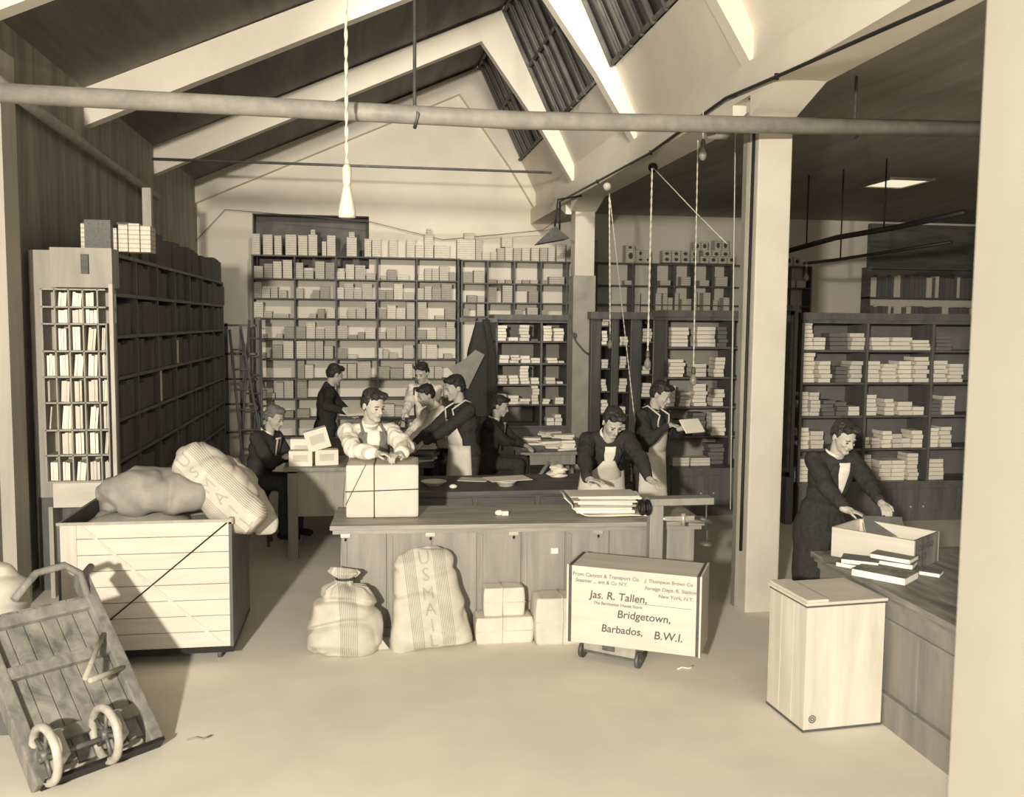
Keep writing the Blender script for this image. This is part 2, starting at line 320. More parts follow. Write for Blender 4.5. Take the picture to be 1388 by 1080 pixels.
for ph in (0, PI): mb.tube([V((math.cos(i*.55+ph)*.006-.012*(1-abs(i/n))*0, math.sin(i*.55+ph)*.006, i*1.9/n)) for i in range(n+1)], .0065, 5)
mb.ob('cord', 'cord', t)
MB().lathe([(.02, -.13), (.027, -.12), (.03, -.03), (.014, 0.0)], 14).ob('socket', 'cord', t)
MB().lathe([(.052, -.335), (.056, -.30), (.05, -.27), (.035, -.2), (.022, -.12)], 18).ob('lamp_shade', 'china', t)
pendant('clear bulb hung just under the steam pipe beside the tall column', look(953, 150, Y=7.6), [look(953, 192, Y=7.6)])
t = pendant('twisted-cord bulb hanging low in front of the narrow cupboards', look(884, 228, Y=8.6), [look(878, 478, Y=8.6)], True)
pendant('bulb on a long cord beside the grey column, hanging at shelf height', look(826, 262, X=2.94), [look(827, 455, Y=11.)], True)
pendant('long cord slanting down to a dark lamp behind the man with the pad', look(826, 262, X=2.96), [look(862, 585, Y=8.9)], True, .004)
pendant('cord with pale pull hanging before the right-hand pale book stacks', look(946, 190, Y=8.2), [look(940, 500, Y=8.2)], True, .004)
pendant('small lamp with white cone hanging beyond the tall column', look(1093, 300, Z=4.25), [look(1093, 365, Y=11.2)])
o = MB().tube([look(997, 170, Y=7.4), look(990, 690, Y=7.4)], .005, 5).ob('pull_cord', 'cord'); tag(o, 'straight thin cord hanging close beside the tall pale column', 'cord')
o = MB().tube([look(886, 228, Y=9.), look(945, 290, Y=8.7), look(985, 330, Y=8.4)], .006, 5).ob('stay_cord', 'cord'); tag(o, 'pale cord stretched slanting from the girder towards the tall column', 'cord')
for x, y, lab in ((885, 227, 'dark round porcelain knob under the middle of the girder'), (823, 253, 'pale round knob under the far end of the girder')):
    q = look(x, y, X=2.88); o = MB().ell(q, (.05, .05, .05), n=12, m=8).ob('insulator_knob', 'black' if x > 850 else 'china'); tag(o, lab, 'insulator')
o = MB().tube([look(262, 330, Y=16.1), look(305, 284, Y=16.22), look(500, 300, Y=16.22), look(600, 325, Y=16.22), look(735, 312, Y=16.0), look(752, 300, Y=15)], .006, 5).ob('slack_wire', 'iron'); tag(o, 'thin wire strung slackly across the end wall above the packets', 'wire')
o = MB().tube([look(x, y, Y=13.0) for x, y in ((772, 425), (774, 445), (781, 463), (792, 476), (801, 482))], .012, 6).ring(look(779, 454, Y=12.98), (0, 1, 0), .022, .014, 14, 6).ob('hanging_hose', 'iron'); tag(o, 'dark looped hose with a round fitting on the grey column', 'hose')
# tin reflector on the conduit
a = look(752, 306, Y=12.4); t = thing('tin_reflector', 'dark pyramid tin lamp reflector on a bracket above the shelves', 'lamp', tuple(a))
vs = [(0, 0, .0), (-.25, -.16, -.25), (.17, -.16, -.17), (.17, .16, -.17), (-.25, .16, -.25)]
o = MB().add(vs, [(0, 1, 2), (0, 2, 3), (0, 3, 4), (0, 4, 1)]).ob('reflector', 'iron', t); s_ = o.modifiers.new('s', 'SOLIDIFY'); s_.thickness = .01
MB().tube([(0, 0, -.01), (.02, 0, .16), (.05, .05, .36), (2.92-a.x, .05, .42)], .014, 6).ob('bracket', 'black', t)
# ------------------------------------------------------------------ shelving and what stands on it
def unit_box(name, m, c=.0): return MB().box(-.5, .5, -.5, .5, 0, 1).mesh(name, m)
PK = [unit_box('packet', m) for m in ('pack', 'pack2', 'pack3', 'pack')]
BKm = {k: unit_box('book', k) for k in ('bookl', 'paper', 'paper2', 'bookm', 'bookd')}
def rbook():     # a closed book: rounded spine along one side, page block set in
    p = []
    for k in range(7): a = -PI/2+PI*k/6; p.append((-.5-.06*math.cos(a)*1, .5+.5*math.sin(a)))
    return p
def shelving(name, label, cat, X0, X1, Y0, Y1, zs, ups, mt='shelf', th=.022, back=None, ztop=None, zbot=0):
    t = thing(name, label, cat, ((X0+X1)/2, Y0, 0)); ox = (X0+X1)/2; zt = ztop or zs[0]
    for z in zs: MB().box(X0-ox, X1-ox, 0, Y1-Y0, z-th, z).ob('shelf', mt, t)
    for u in ups: MB().box(u-ox-.014, u-ox+.014, .005, Y1-Y0, zbot, zt-th).ob('upright', mt, t)
    if back: MB().box(X0-ox, X1-ox, Y1-Y0, Y1-Y0+.015, zbot, zt).ob('back_panel', back, t)
    return t
YS = 15.95
sx = lambda px, Y=YS: look(px, 435, Y=Y).x
rows = [347.5, 378.5, 405, 431.5, 459, 486, 513, 539.5, 566, 592]
RZ = [look(480, y, Y=YS).z for y in rows]
ups = [sx(p) for p in (343, 400, 456, 512, 565, 621)]
shelving('packet_shelving', 'tall open shelving of packets covering the pale end wall', 'shelving', ups[0]-.02, ups[-1]+.03, YS, 16.28, RZ, ups)
RZ2 = [look(700, y, Y=YS).z for y in (353, 384, 410, 429)]
ups2 = [sx(p) for p in (626, 661, 697, 733, 768, 808, 857, 887, 913, 939, 965, 990, 1020, 1045, 1070, 1098)]
shelving('pigeonhole_shelving', 'long upper rack of small pigeonholes continuing right of the packet shelving', 'shelving', ups2[0], ups2[-1], YS, 16.28, RZ2, ups2, 'darkwood')
grow = {}
def crop(ox, oy, s): return lambda x, y: (ox+x/s, oy+y/s)
def item(x0, x1, ytop, ybot, Y, z, me, d, name, label, cat, group):
    xa, xb = look(x0, ybot, Y=Y).x, look(x1, ybot, Y=Y).x; h = max(.03, look((x0+x1)/2, ytop, Y=Y).z-z)
    o = obj(name, me, None, ((xa+xb)/2, Y+d/2+.01, z+.002)); o.scale = (abs(xb-xa)*.97, d, h)
    return tag(o, label, cat, group)
C4 = crop(320, 280, 4.3375); C5 = crop(320, 430, 3.725); C6 = crop(600, 280, 4.627)
rowdat = [
 (0, C4, [(95,140,160),(158,215,165),(225,268,170),(290,355,165),(365,420,170),(425,478,165),(505,530,205),(535,585,170),(650,710,180),(755,795,190),(800,850,190),(900,945,190),(1003,1052,190),(1055,1105,225),(1108,1160,160),(1165,1255,225)]),
 (1, C4, [(105,158,350),(165,215,335),(218,268,322),(275,330,315),(350,395,330),(400,455,375),(465,520,322),(525,580,330),(592,640,380),(645,695,340),(700,760,345),(765,820,390),(850,885,405),(888,945,370),(948,1015,400),(1070,1105,400),(1108,1150,365),(1152,1193,365),(1196,1250,350),(1252,1287,385)]),
 (2, C4, [(105,150,445),(152,200,480),(203,245,470),(250,298,490),(350,395,480),(450,490,490),(493,550,470),(592,635,480),(638,690,450),(692,740,485),(742,800,455),(834,880,490),(882,925,490),(928,980,455),(982,1048,505),(1066,1105,480),(1108,1150,468),(1152,1205,478),(1207,1270,455)]),
 (3, C4, [(105,160,560),(164,212,615),(215,310,630),(430,470,630),(480,520,600),(535,582,600),(610,655,645),(658,705,595),(708,760,595),(766,820,560),(838,885,600),(888,940,580),(942,995,595),(1003,1050,560),(1068,1120,560),(1170,1225,640),(1228,1290,600)]),
 (4, C4, [(120,180,750),(235,275,750),(283,343,705),(352,410,705),(413,465,680),(468,520,720),(522,585,700),(594,655,700),(660,712,755),(715,755,740),(760,820,715),(832,880,740),(885,940,710),(943,995,705),(998,1050,698),(1066,1120,725),(1122,1178,725),(1180,1235,712),(1236,1285,680)]),
 (5, C5, [(108,150,180),(185,235,140),(238,290,118),(305,355,120),(358,398,118),(400,440,118),(445,490,145),(512,560,158),(565,610,190),(715,740,155),(742,770,165),(773,812,180),(845,895,140),(915,935,135),(937,960,135),(962,1015,138),(1050,1090,185)]),
 (6, C5, [(310,345,220),(348,390,240),(512,560,235),(563,608,235),(612,680,220),(714,775,250),(778,845,258),(848,890,235),(965,1000,250),(1003,1040,250)]),
 (7, C5, [(105,150,370),(152,196,385),(200,240,330),(243,290,320),(305,358,312),(1050,1090,350),(860,900,370)]),
 (8, C5, [(110,150,480),(200,240,470),(243,290,475),(308,370,465),(735,800,440),(802,840,450)]),
]
shn = ['on top of the packet shelving']+['on the %s shelf down of the packet shelving' % o for o in ORD[:9]]
for r, Cc, L_ in rowdat:
    for i, (x0, x1, yt) in enumerate(L_):
        (a, y), (b, _) = Cc(x0, yt), Cc(x1, yt)
        ad, m = (('brown-wrapped', PK[1]) if r == 0 else [('grey', PK[0]), ('pale', PK[1]), ('dull', PK[2]), ('grey', PK[3])][(i*7+r*3+i//3) % 4])
        item(a, b, y, rows[r], YS+.03+.03*((i*5) % 3), RZ[r], m, .2, 'packet', '%s packet, %s from left %s' % (ad, ordn(i), shn[r]), 'packet', 'packets '+shn[r])
        if r == 0 and i in (5, 8, 14): item(a+3, b-3, y-7, y, YS+.05, look((a+b)/2, y, Y=YS+.03).z+.004, PK[1], .14, 'packet', 'small packet topping the %s pile %s' % (ordn(i), shn[0]), 'packet', 'packets '+shn[0])
top2 = [(90,205,205),(135,200,165),(207,245,205),(248,300,285),(302,340,285),(343,388,260),(392,440,255),(370,435,190),(445,493,260),(497,548,260),(557,605,258),(612,657,258),(662,705,255),(715,770,235),(935,972,210),(1147,1205,240),(1210,1310,275)]
def add2(r, L_, Cc, nm, z, ybot, ms=(0, 1, 2)):
    for i, (x0, x1, yt) in enumerate(L_):
        (a, y), (b, _) = Cc(x0, yt), Cc(x1, yt); zz, yb_ = z, ybot
        if (x0, x1) in ((135, 200),): zz = look(630, 324.3, Y=YS).z+.01
        if (x0, x1) == (370, 435): zz = look(690, 335.5, Y=YS).z+.012
        item(a, b, y, yb_, YS+.04, zz, PK[ms[i % len(ms)]], .2, 'packet', 'packet, %s from left %s' % (ordn(i), nm), 'packet', 'packets '+nm)
add2(0, top2, C6, 'on top of the pigeonhole rack', RZ2[0], 353, (1, 1, 3))
add2(1, [(128,190,408),(195,260,400),(285,340,455),(345,390,460),(395,435,458),(450,495,460),(500,545,460),(550,598,460),(612,660,460),(668,765,440)], C6, 'on the top pigeonholes of the rack', RZ2[1], 384, (2, 0))
add2(2, [(155,215,555),(218,262,560),(282,340,505),(375,438,495),(540,600,530)], C6, 'on the middle pigeonholes of the rack', RZ2[2], 410, (2, 0))
add2(3, [(130,165,640),(215,262,610),(447,500,645),(530,598,635),(612,660,650)], C6, 'on the bottom pigeonholes of the rack', RZ2[3], 429, (2, 0))
C9 = crop(820, 280, 3.0)
BX = MB().box(-.5, .5, -.5, .5, 0, 1, c=.03).mesh('carton', 'pack2')
def cart(L_, nm, z, ybot, Yp):
    for i, (x0, x1, y0, y1) in enumerate(L_):
        (a, y), (b, yb_) = C9(x0, y0), C9(x1, y1); zz = z+max(0, (ybot-yb_)/1250*Yp*1.0)
        o = item(a, b, y, yb_, Yp+.03, zz, BX, .2, 'carton', 'small carton, %s from left %s' % (ordn(i), nm), 'carton', 'cartons '+nm)
        if x1-x0 < 60 and nm.startswith('piled'):
            l = MB().ell((0, -.502, .5), (.25, .012, .26), n=12, m=6).ob('carton_label', 'ink', o)
tops = [(85,125,175,225),(88,118,155,176),(130,160,205,225),(162,190,205,225),(132,158,175,203)]
for k in range(4): tops.append((235+k*38, 270+k*38, 202, 225))
for k in range(4): tops.append((235+k*38, 270+k*38, 178, 200))
for k in range(4): tops.append((388+k*37, 422+k*37, 202, 225))
for k in range(3): tops.append((400+k*37, 434+k*37, 178, 200))
for k in range(2): tops.append((362+k*30, 390+k*30, 142, 172)); tops.append((447+k*30, 475+k*30, 136, 170))
tops += [(735, 765, 200, 228), (768, 798, 205, 228)]
cart(tops, 'piled on top of the rack beside the tall column', RZ2[0], 356, YS)
cart([(80,112,300,320),(225,268,300,320),(310,350,285,320),(385,425,300,320),(450,500,285,320),(738,775,300,330),(780,818,300,330)], 'in the upper pigeonholes near the tall column', RZ2[1], 387, YS)
cart([(122,143,350,400),(203,230,352,400),(237,255,352,400),(257,278,370,400),(282,300,350,400),(312,353,375,400),(357,375,345,400),(400,430,350,400),(439,460,380,400),(482,510,370,400),(738,758,370,405)], 'in the lower pigeonholes near the tall column', RZ2[3], 415, YS)
# stacks of single books; the two farthest cases hold theirs as one mass each
FARB = {'books in the bookcase behind the grey column': 'small piled books on the shelves of the bookcase behind the grey column', 'books in the narrow cupboards': 'small piled books inside the narrow upright cupboards'}
STUFF = {}
def stack(x0, x1, ytop, Y, z, kind, lab, group, n=None, d=.17, ref=435):
    xa, xb = look(x0, ref, Y=Y).x, look(x1, ref, Y=Y).x; wd_ = abs(xb-xa)*.95; cxx = (xa+xb)/2
    H = max(.025, look((x0+x1)/2, ytop, Y=Y).z-z); n = n or max(1, round(H/.048)); th = H/n
    if group in FARB:
        mb = STUFF.setdefault(group, MB()); mi = ['bookl', 'paper', 'paper2', 'bookm', 'bookd'].index(kind)
        for k in range(n):
            f0 = len(mb.f); w2 = wd_*rnd.uniform(.93, 1)/2; mb.box(-w2, w2, 0, d, 0, th*.88, T=TR((cxx+rnd.uniform(-.012, .012), Y+.02, z+.002+k*th), rnd.uniform(-.04, .04))); mb.mi += [mi]*(len(mb.f)-f0)
        return
    for k in range(n):
        o = obj('book', BKm[kind], None, (cxx+rnd.uniform(-.012, .012), Y+.02+d/2+rnd.uniform(-.008, .012), z+.002+k*th), (0, 0, rnd.uniform(-.05, .05)))
        o.scale = (wd_*rnd.uniform(.93, 1), d, th*.88)
        pos = 'topmost' if k == n-1 and n > 1 else 'lowest' if k == 0 and n > 1 else (ordn(k)+' from bottom') if n > 1 else 'lying alone'
        col = {'bookl': 'pale', 'paper': 'white', 'paper2': 'cream', 'bookm': 'grey', 'bookd': 'dark'}[kind]
        tag(o, '%s book %s%s' % (col, pos, ', '+lab), 'book', group)
# far lower cabinet (behind the grey column)
YF = 13.5; zf = [look(700, y, Y=YF).z for y in (429, 462, 492, 520.5, 548, 577)]
CB = lambda px, Y: look(px, 480, Y=Y).x
fu = [CB(p, YF) for p in (672, 734, 770, 803, 816, 842)]
def cabinet(name, label, X0, X1, Y0, Y1, zs, ups, back, base=True, corn=.05, mt='darkwood', uw=.03):
    t = thing(name, label, 'bookcase', ((X0+X1)/2, Y0, 0)); ox = (X0+X1)/2
    for z in zs[1:]: MB().box(X0-ox, X1-ox, .03, Y1-Y0, z-.025, z).ob('shelf', mt, t)
    MB().box(X0-ox-.03, X1-ox+.03, -corn, Y1-Y0, zs[0]-.05, zs[0]+.03).box(X0-ox-.01, X1-ox+.01, -.01, Y1-Y0, zs[0]-.09, zs[0]-.05).ob('cornice', mt, t)
    for u in ups: MB().box(u-ox-uw/2, u-ox+uw/2, 0, Y1-Y0, zs[-1]-.02, zs[0]-.09, c=.004).ob('upright', mt, t)
    MB().box(X0-ox, X1-ox, Y1-Y0, Y1-Y0+.02, zs[-1], zs[0]).ob('back_panel', back, t)
    if base:
        MB().box(X0-ox, X1-ox, -base, Y1-Y0, 0, zs[-1]-.025).box(X0-ox-.02, X1-ox+.02, -base-.02, .04, zs[-1]-.03, zs[-1]).ob('base_cupboard', mt, t)
        n = max(2, int((X1-X0)/.45))
        for k in range(n):
            u0 = X0-ox+(X1-X0)*k/n+.03; u1 = X0-ox+(X1-X0)*(k+1)/n-.03
            d_ = MB().box(u0, u1, -base-.015, -base, .12, zs[-1]-.09, c=.006).ob('door', mt, t)
            MB().ell(((u1-.05 if k % 2 == 0 else u0+.05), -base-.03, zs[-1]-.3), (.015, .015, .015), n=10, m=6).ob('knob', 'steel', d_)
    return t
bkp = mat('grey_back_panel', .34, .28, sc=3)
cabinet('bookcase', 'dark bookcase behind the grey column, before the end wall', fu[0], CB(905, YF), YF, 14.1, zf, [fu[0]+.015, fu[1], fu[2], fu[3]], bkp, base=.001)
CF = crop(600, 430, 3.724)
far = [[(272,325,40),(330,382,100),(388,440,38),(450,487,110),(508,552,42),(560,613,55)],[(285,335,190),(342,390,190),(395,447,193),(450,497,205),(527,582,205),(583,613,220)],[(280,332,293),(337,388,293),(393,440,245),(448,490,305),(520,572,303),(580,613,325)],[(278,330,388),(332,388,395),(390,445,412),(452,488,345),(508,545,413),(568,613,405)],[(530,570,508),(572,608,490)]]
for r, L_ in enumerate(far):
    for i, (x0, x1, yt) in enumerate(L_):
        (a, y), (b, _) = CF(x0, yt), CF(x1, yt)
        stack(a, b, y, YF, zf[r+1], ['bookl', 'bookl', 'paper2', 'bookm' if (i == 3 and r in (0, 2)) else 'bookl'][(i+r) % 4], '%s stack, %s shelf, bookcase behind grey column' % (ordn(i), ORD[r]), 'books in the bookcase behind the grey column', ref=480)
# narrow cupboards: tall pilasters between column and the near bookcase
t = thing('narrow_cupboards', 'row of narrow dark upright cupboards right of the grey column', 'cupboard', (CB(850, 12.9), 12.9, 0)); ox = CB(850, 12.9)
for k, (a, b) in enumerate(((801, 815), (829, 839), (854.5, 870), (887.5, 902))):
    xa, xb = CB(a, 12.9)-ox, CB(b, 12.9)-ox
    MB().box(xa, xb, 0, .4, 0, 2.36, c=.01).box(xa+.02, xb-.02, -.02, 0, .6, 2.3).ob('pilaster', mat('pilaster_wood', .12, .07, 'wood', 9, 'Z', rough=.45), t)
MB().box(CB(801, 12.9)-ox-.03, CB(902, 12.9)-ox+.03, -.08, .4, 2.36, 2.46).ob('cornice', 'darkwood', t)
nar = [(815.5, 828.5, (441, 467, 499, 530, 560)), (839.5, 854, (468, 499, 531, 562, 594)), (870.5, 887, (463, 507, 538, 569, 600))]
for bi, (a, b, ys) in enumerate(nar):
    for si, y in enumerate(ys):
        z = look(a, y, Y=12.95).z; MB().box(CB(a, 12.9)-ox, CB(b, 12.9)-ox, .05, .35, z-.02, z).ob('shelf', 'darkwood', t)
        stack(a+.6, b-3-(si % 2)*2, y-(11, 19, 12, 16, 18)[(si+bi*2) % 5], 12.95, z, ['bookl', 'paper', 'paper2'][(si+bi) % 3], '%s shelf of the %s narrow cupboard' % (ORD[si], ORD[bi]), 'books in the narrow cupboards', ref=480)
# near bookcase (left of the tall column)
YN = 10.7; zn = [look(945, y, Y=YN).z for y in (424, 470, 511, 551, 591, 630)]
cabinet('bookcase', 'tall dark bookcase of pale stacks just left of the tall column', CB(901, YN), CB(1052, YN), YN, 11.15, zn, [CB(903, YN), CB(993, YN), CB(1050, YN)], bkp, base=.25)
nr = [[(268,342,490,'bookl'),(375,455,488,'bookl'),(460,500,488,'bookd')],[(262,328,620,'bookl'),(360,418,638,'paper2'),(448,492,612,'bookl')],[(250,293,728,'bookl'),(310,357,755,'paper2'),(365,423,720,'bookl'),(448,493,742,'bookl')],[(278,328,868,'bookm'),(362,420,838,'bookm'),(443,502,837,'paper')],[(433,500,965,'bookm')]]
for r, L_ in enumerate(nr):
    for i, (x0, x1, yt, kd) in enumerate(L_):
        (a, y), (b, _) = C9(x0, yt), C9(x1, yt)
        stack(a, b, y, YN+.02, zn[r+1], kd, '%s stack, %s shelf, bookcase left of tall column' % (ordn(i), ORD[r]), 'books in the bookcase left of the tall column', ref=480, d=.2)
for i, (x0, x1) in enumerate(((275, 345), (350, 430))):
    a, b = 820+x0/3, 820+x1/3; item(a, b, 621, 630, YN-.1, zn[5], BX, .2, 'card_box', '%s flat pale card box on the lowest shelf left of the tall column' % ('left', 'right')[i], 'box', None)
# small rack of white boxes at the man's waist
wr = thing('box_rack', 'low dark rack of white boxes behind the leaning man', 'rack', (CB(886, 9.4), 9.4, 0)); xa, xb = -.2, .2
z0, z1 = look(886, 654, Y=9.4).z, look(886, 627, Y=9.4).z
MB().box(-.26, .2, 0, .3, 0, z0).ob('base', 'darkwood', wr)
MB().box(-.26, -.24, 0, .3, z0, z1+.02).box(-.035, -.015, 0, .3, z0, z1+.02).box(.18, .2, 0, .3, z0, z1+.02).box(-.26, .2, 0, .3, z1+.02, z1+.04).ob('frame', 'shelf', wr)
for c in range(2):
    for k in range(5):
        o = obj('small_box', BX, None, (wr.location.x+(-.135, .085)[c], 9.45+.08, z0+.003+k*(z1-z0)/5.05)); o.scale = (.17, .18, (z1-z0)/5.4)
        tag(o, 'small white box, %s from bottom, %s column of the low dark rack' % (ORD[k], ('left', 'right')[c]), 'box', 'white boxes in the low dark rack')
# right-hand open bookcase
YR = 9.9; zr = [look(1180, y, Y=YR).z for y in (428, 474.5, 518.5, 563.5, 608, 652.5)]
ru = [CB(p, YR) for p in (1088, 1176, 1265, 1352)]
cabinet('bookcase', 'wide open bookcase of book stacks behind the young man at right', ru[0], ru[3], YR, 10.35, zr, ru, mat('bookcase_back', .20, .15, sc=3), base=.02)
CR = crop(1050, 250, 2.634)
bays = [
 [[(100,138,487,'bookl'),(140,185,545,'bookl'),(195,263,530,'bookm'),(272,325,530,'paper2')],[(98,150,600,'bookl'),(163,208,630,'bookl'),(222,268,650,'bookm'),(273,318,630,'paper2')],[(93,132,740,'paper2'),(135,172,742,'paper2'),(178,225,770,'bookm'),(228,272,775,'bookm'),(274,318,792,'bookl')],[(92,138,868,'bookl'),(142,190,880,'paper2')],[(88,140,980,'bookl')]],
 [[(345,415,545,'bookl'),(417,492,545,'bookl'),(495,560,555,'bookl')],[(335,382,630,'bookl'),(387,442,640,'bookl'),(450,497,630,'paper'),(503,557,615,'bookl')],[(333,378,750,'bookl'),(405,440,765,'bookl'),(452,505,775,'bookl'),(508,550,793,'paper')],[(327,358,903,'paper'),(362,393,905,'paper2'),(398,435,880,'paper'),(437,473,890,'paper2'),(476,505,905,'bookl'),(508,548,878,'paper')],[(327,368,965,'paper2'),(395,440,985,'bookl'),(442,490,985,'paper'),(495,535,960,'bookl')]],
 [[(577,635,540,'bookm')],[(572,624,628,'bookl'),(628,680,640,'bookl')],[(567,608,770,'bookm'),(612,660,755,'bookl')],[(567,605,868,'paper'),(608,650,865,'bookl')],[(562,628,980,'bookl')]]]
for bi, rows_ in enumerate(bays):
    for r, L_ in enumerate(rows_):
        for i, (x0, x1, yt, kd) in enumerate(L_):
            (a, y), (b, _) = CR(x0, yt), CR(x1, yt)
            stack(a, b, y, YR+.02, zr[r+1], kd, '%s stack, %s shelf, %s bay, right bookcase' % (ordn(i), ORD[r], ('left', 'middle', 'right')[bi]), 'books in the wide bookcase behind the young man', ref=480, d=.22)
for g_, mb in STUFF.items():
    o = mb.ob('small_books', ['bookl', 'paper', 'paper2', 'bookm', 'bookd']); o['kind'] = 'stuff'; tag(o, FARB[g_], 'books')
# glass-fronted cupboard with its doors facing the room
t = thing('glazed_cupboard', 'dark double-door glazed cupboard between tall column and open bookcase', 'cupboard', (4.80, 9.9, 0))
MB().box(.03, .07, 0, .68, .55, 2.5).box(-.01, .07, -.02, .7, 2.46, 2.52).box(-.02, .07, -.02, .7, 0, .55).ob('carcass', 'darkwood', t)
for k in range(2):
    y0 = .02+k*.33; d_ = MB().box(0, .03, y0, y0+.03, .56, 2.45).box(0, .03, y0+.28, y0+.31, .56, 2.45).box(0, .03, y0, y0+.31, .56, .6).box(0, .03, y0, y0+.31, 2.41, 2.45).ob('door', 'shelf', t)
    MB().box(.01, .018, y0+.03, y0+.28, .6, 2.41).ob('glass_pane', mat('cupboard_glass', .16, .1, sc=2, rough=.12, spec=.9), d_)
    yy = y0+(.3 if k == 0 else .02); MB().tube([(-.01, yy, 1.9), (-.04, yy, 1.93), (-.04, yy+(-.06, .06)[k], 1.97), (-.01, yy+(-.05, .05)[k], 2.0)], .008, 6).ob('handle', 'steel', d_)
# dim upper rack in the far right
uz = [look(1230, y, Y=16.0).z for y in (365, 403, 432)]
dr = thing('book_rack', 'dim wall rack of upright volumes high in the far right bay', 'rack', (10.4, 16.0, 0))
MB().box(-1.15, 1.45, 0, .28, uz[0], uz[0]+.03).box(-1.15, 1.45, 0, .28, uz[1]-.03, uz[1]).box(-1.15, 1.45, 0, .28, uz[2]-.03, uz[2]).box(-1.15, -1.12, 0, .28, uz[2], uz[0]).box(1.42, 1.45, 0, .28, uz[2], uz[0]).ob('rack_frame', 'shelf', dr)
for r in (1, 2):
    x = 9.3; i = 0
    while x < 11.75:
        w_ = rnd.uniform(.05, .12); o = obj('bound_book', BKm[rnd.choice(('bookm', 'bookm', 'bookd', 'paper2'))], None, (x+w_/2, 16.13, uz[r]+.002)); o.scale = (w_*.95, .2, (.42 if r == 1 else .24)*rnd.uniform(.85, 1)); x += w_+.004  # upright books in mixed bindings
        tag(o, 'upright volume %s from left on the %s board of the dim far rack' % (ordn(i), ('upper', 'lower')[r-1]), 'bound_book', 'upright volumes in the dim far rack'); i += 1
# ------------------------------------------------------------------ left side: dark bookcase, pigeonhole rack, ladders
t = thing('deep_bookcase', 'tall dark bookcase running back along the left wall', 'bookcase', (-2.1, 8.2, 0))
Ls = 6.2; zsh = [.35, .72, 1.08, 1.44, 1.80, 2.16, 2.52, 2.86]
for z in zsh: MB().box(-.62, 0, 0, Ls, z-.03, z).ob('shelf', 'darkwood', t)
for k in range(8): MB().box(-.62, 0, Ls*k/7-.015, Ls*k/7+.015, 0, 2.83).ob('upright', 'darkwood', t)
MB().box(-.64, -.62, 0, Ls, 0, 2.86).ob('back_panel', 'dark', t)
MB().box(-.62, .0, -.03, 0, .8, 2.86).ob('end_panel', 'greywood', t)
for si, z in enumerate(zsh):
    y = 8.24; i = 0
    while y < 8.2+Ls-.12 and i < 34:   # books in dark bindings
        w_ = rnd.uniform(.10, .34) if si < 7 else rnd.uniform(.12, .36); h = rnd.uniform(.25, .315); dd = rnd.uniform(.2, .3)
        k = int((y-8.2)//(Ls/7)); k2 = int((y+w_-8.2)//(Ls/7))
        if k2 != k: y = 8.2+(k2)*Ls/7+.02
        o = obj('bound_book', BKm['bookm' if rnd.random() < .05 else 'bookd'], None, (-2.12-dd/2+rnd.uniform(-.02, .015), y+w_/2, z+.002)); o.scale = (dd, w_*.95, h)
        tag(o, 'dark volume %s along %s, deep dark bookcase by left wall' % (ordn(i), 'the top board' if si == 7 else ORD[si]+' shelf up'), 'bound_book', 'dark volumes in the deep bookcase'); y += w_+.006; i += 1
for i, (y, z, dz, dy, lab) in enumerate(((11.0, 1.80, .26, .06, 'white volume standing on the fifth shelf up of the deep dark bookcase'), (10.1, 1.44, .32, .05, 'narrow white volume on the fourth shelf up of the deep dark bookcase'), (9.55, .35, .2, .05, 'white paper slip on the lowest shelf of the deep dark bookcase'))):
    o = obj('bound_book', BKm['paper'], None, (-2.125, y, z+.004)); o.scale = (.03, dy, dz); tag(o, lab, 'bound_book')
# parcels on its near end
for i, (x0, x1, yt) in enumerate(((109, 134, 303), (135, 146, 318), (147, 158, 309), (160, 173, 304), (174, 189, 303), (190, 204, 306))):
    item(x0, x1, yt, 334, 8.28+.02*i, 2.87, BX if i % 2 else PK[1], .2, 'parcel', 'white parcel, %s from left on the near end of the dark bookcase' % ordn(i), 'parcel', 'white parcels on the dark bookcase')
# board case between rack and bookcase
YA = 7.95
t = thing('pigeonhole_rack', 'pale wooden pigeonhole rack of papers at the left wall', 'rack', (-2.3, YA, 0))
rx = lambda p: look(p, 520, Y=YA).x+2.3
rzv = [look(105, y, Y=YA).z for y in (391, 415, 438, 475, 510, 545, 582, 616, 652)]
for z in rzv: MB().box(rx(58), rx(146), 0, .3, z-.014, z, c=.003).ob('shelf', 'greywood', t)
for i, (p0, p1, lo) in enumerate(((58, 60.5, 0), (76, 78, 0), (95, 97, 0), (114, 116, 0), (134, 136, 0), (145, 147, 2))):
    MB().box(rx(p0), rx(p1), 0, .3, rzv[8], rzv[lo]).ob('divider', 'greywood', t)
MB().box(rx(58), rx(147), .3, .32, rzv[8], rzv[0]).ob('back_panel', 'shelf', t)
MB().box(rx(66), rx(147), .02, .3, .75, rzv[8]-.015).ob('lower_boards', 'pineh', t)
MB().box(rx(152), rx(157.5), -.04, .02, .8, look(150, 385, Y=YA).z, c=.004).ob('corner_post', 'pine', t)
MB().box(rx(60), rx(66), 0, .3, 0, .76).ob('leg', 'greywood', t); MB().box(rx(140), rx(147), 0, .3, 0, .76).ob('leg', 'greywood', t)
MB().box(rx(71), rx(154.5), .03, .25, rzv[0]+.01, look(100, 335, Y=YA).z).ob('upper_panel', 'greywood', t)
MB().box(rx(114), rx(124), .0, .035, rzv[0]+.12, look(100, 344, Y=YA).z).ob('sliding_slat', 'shelf', t)
n = 0
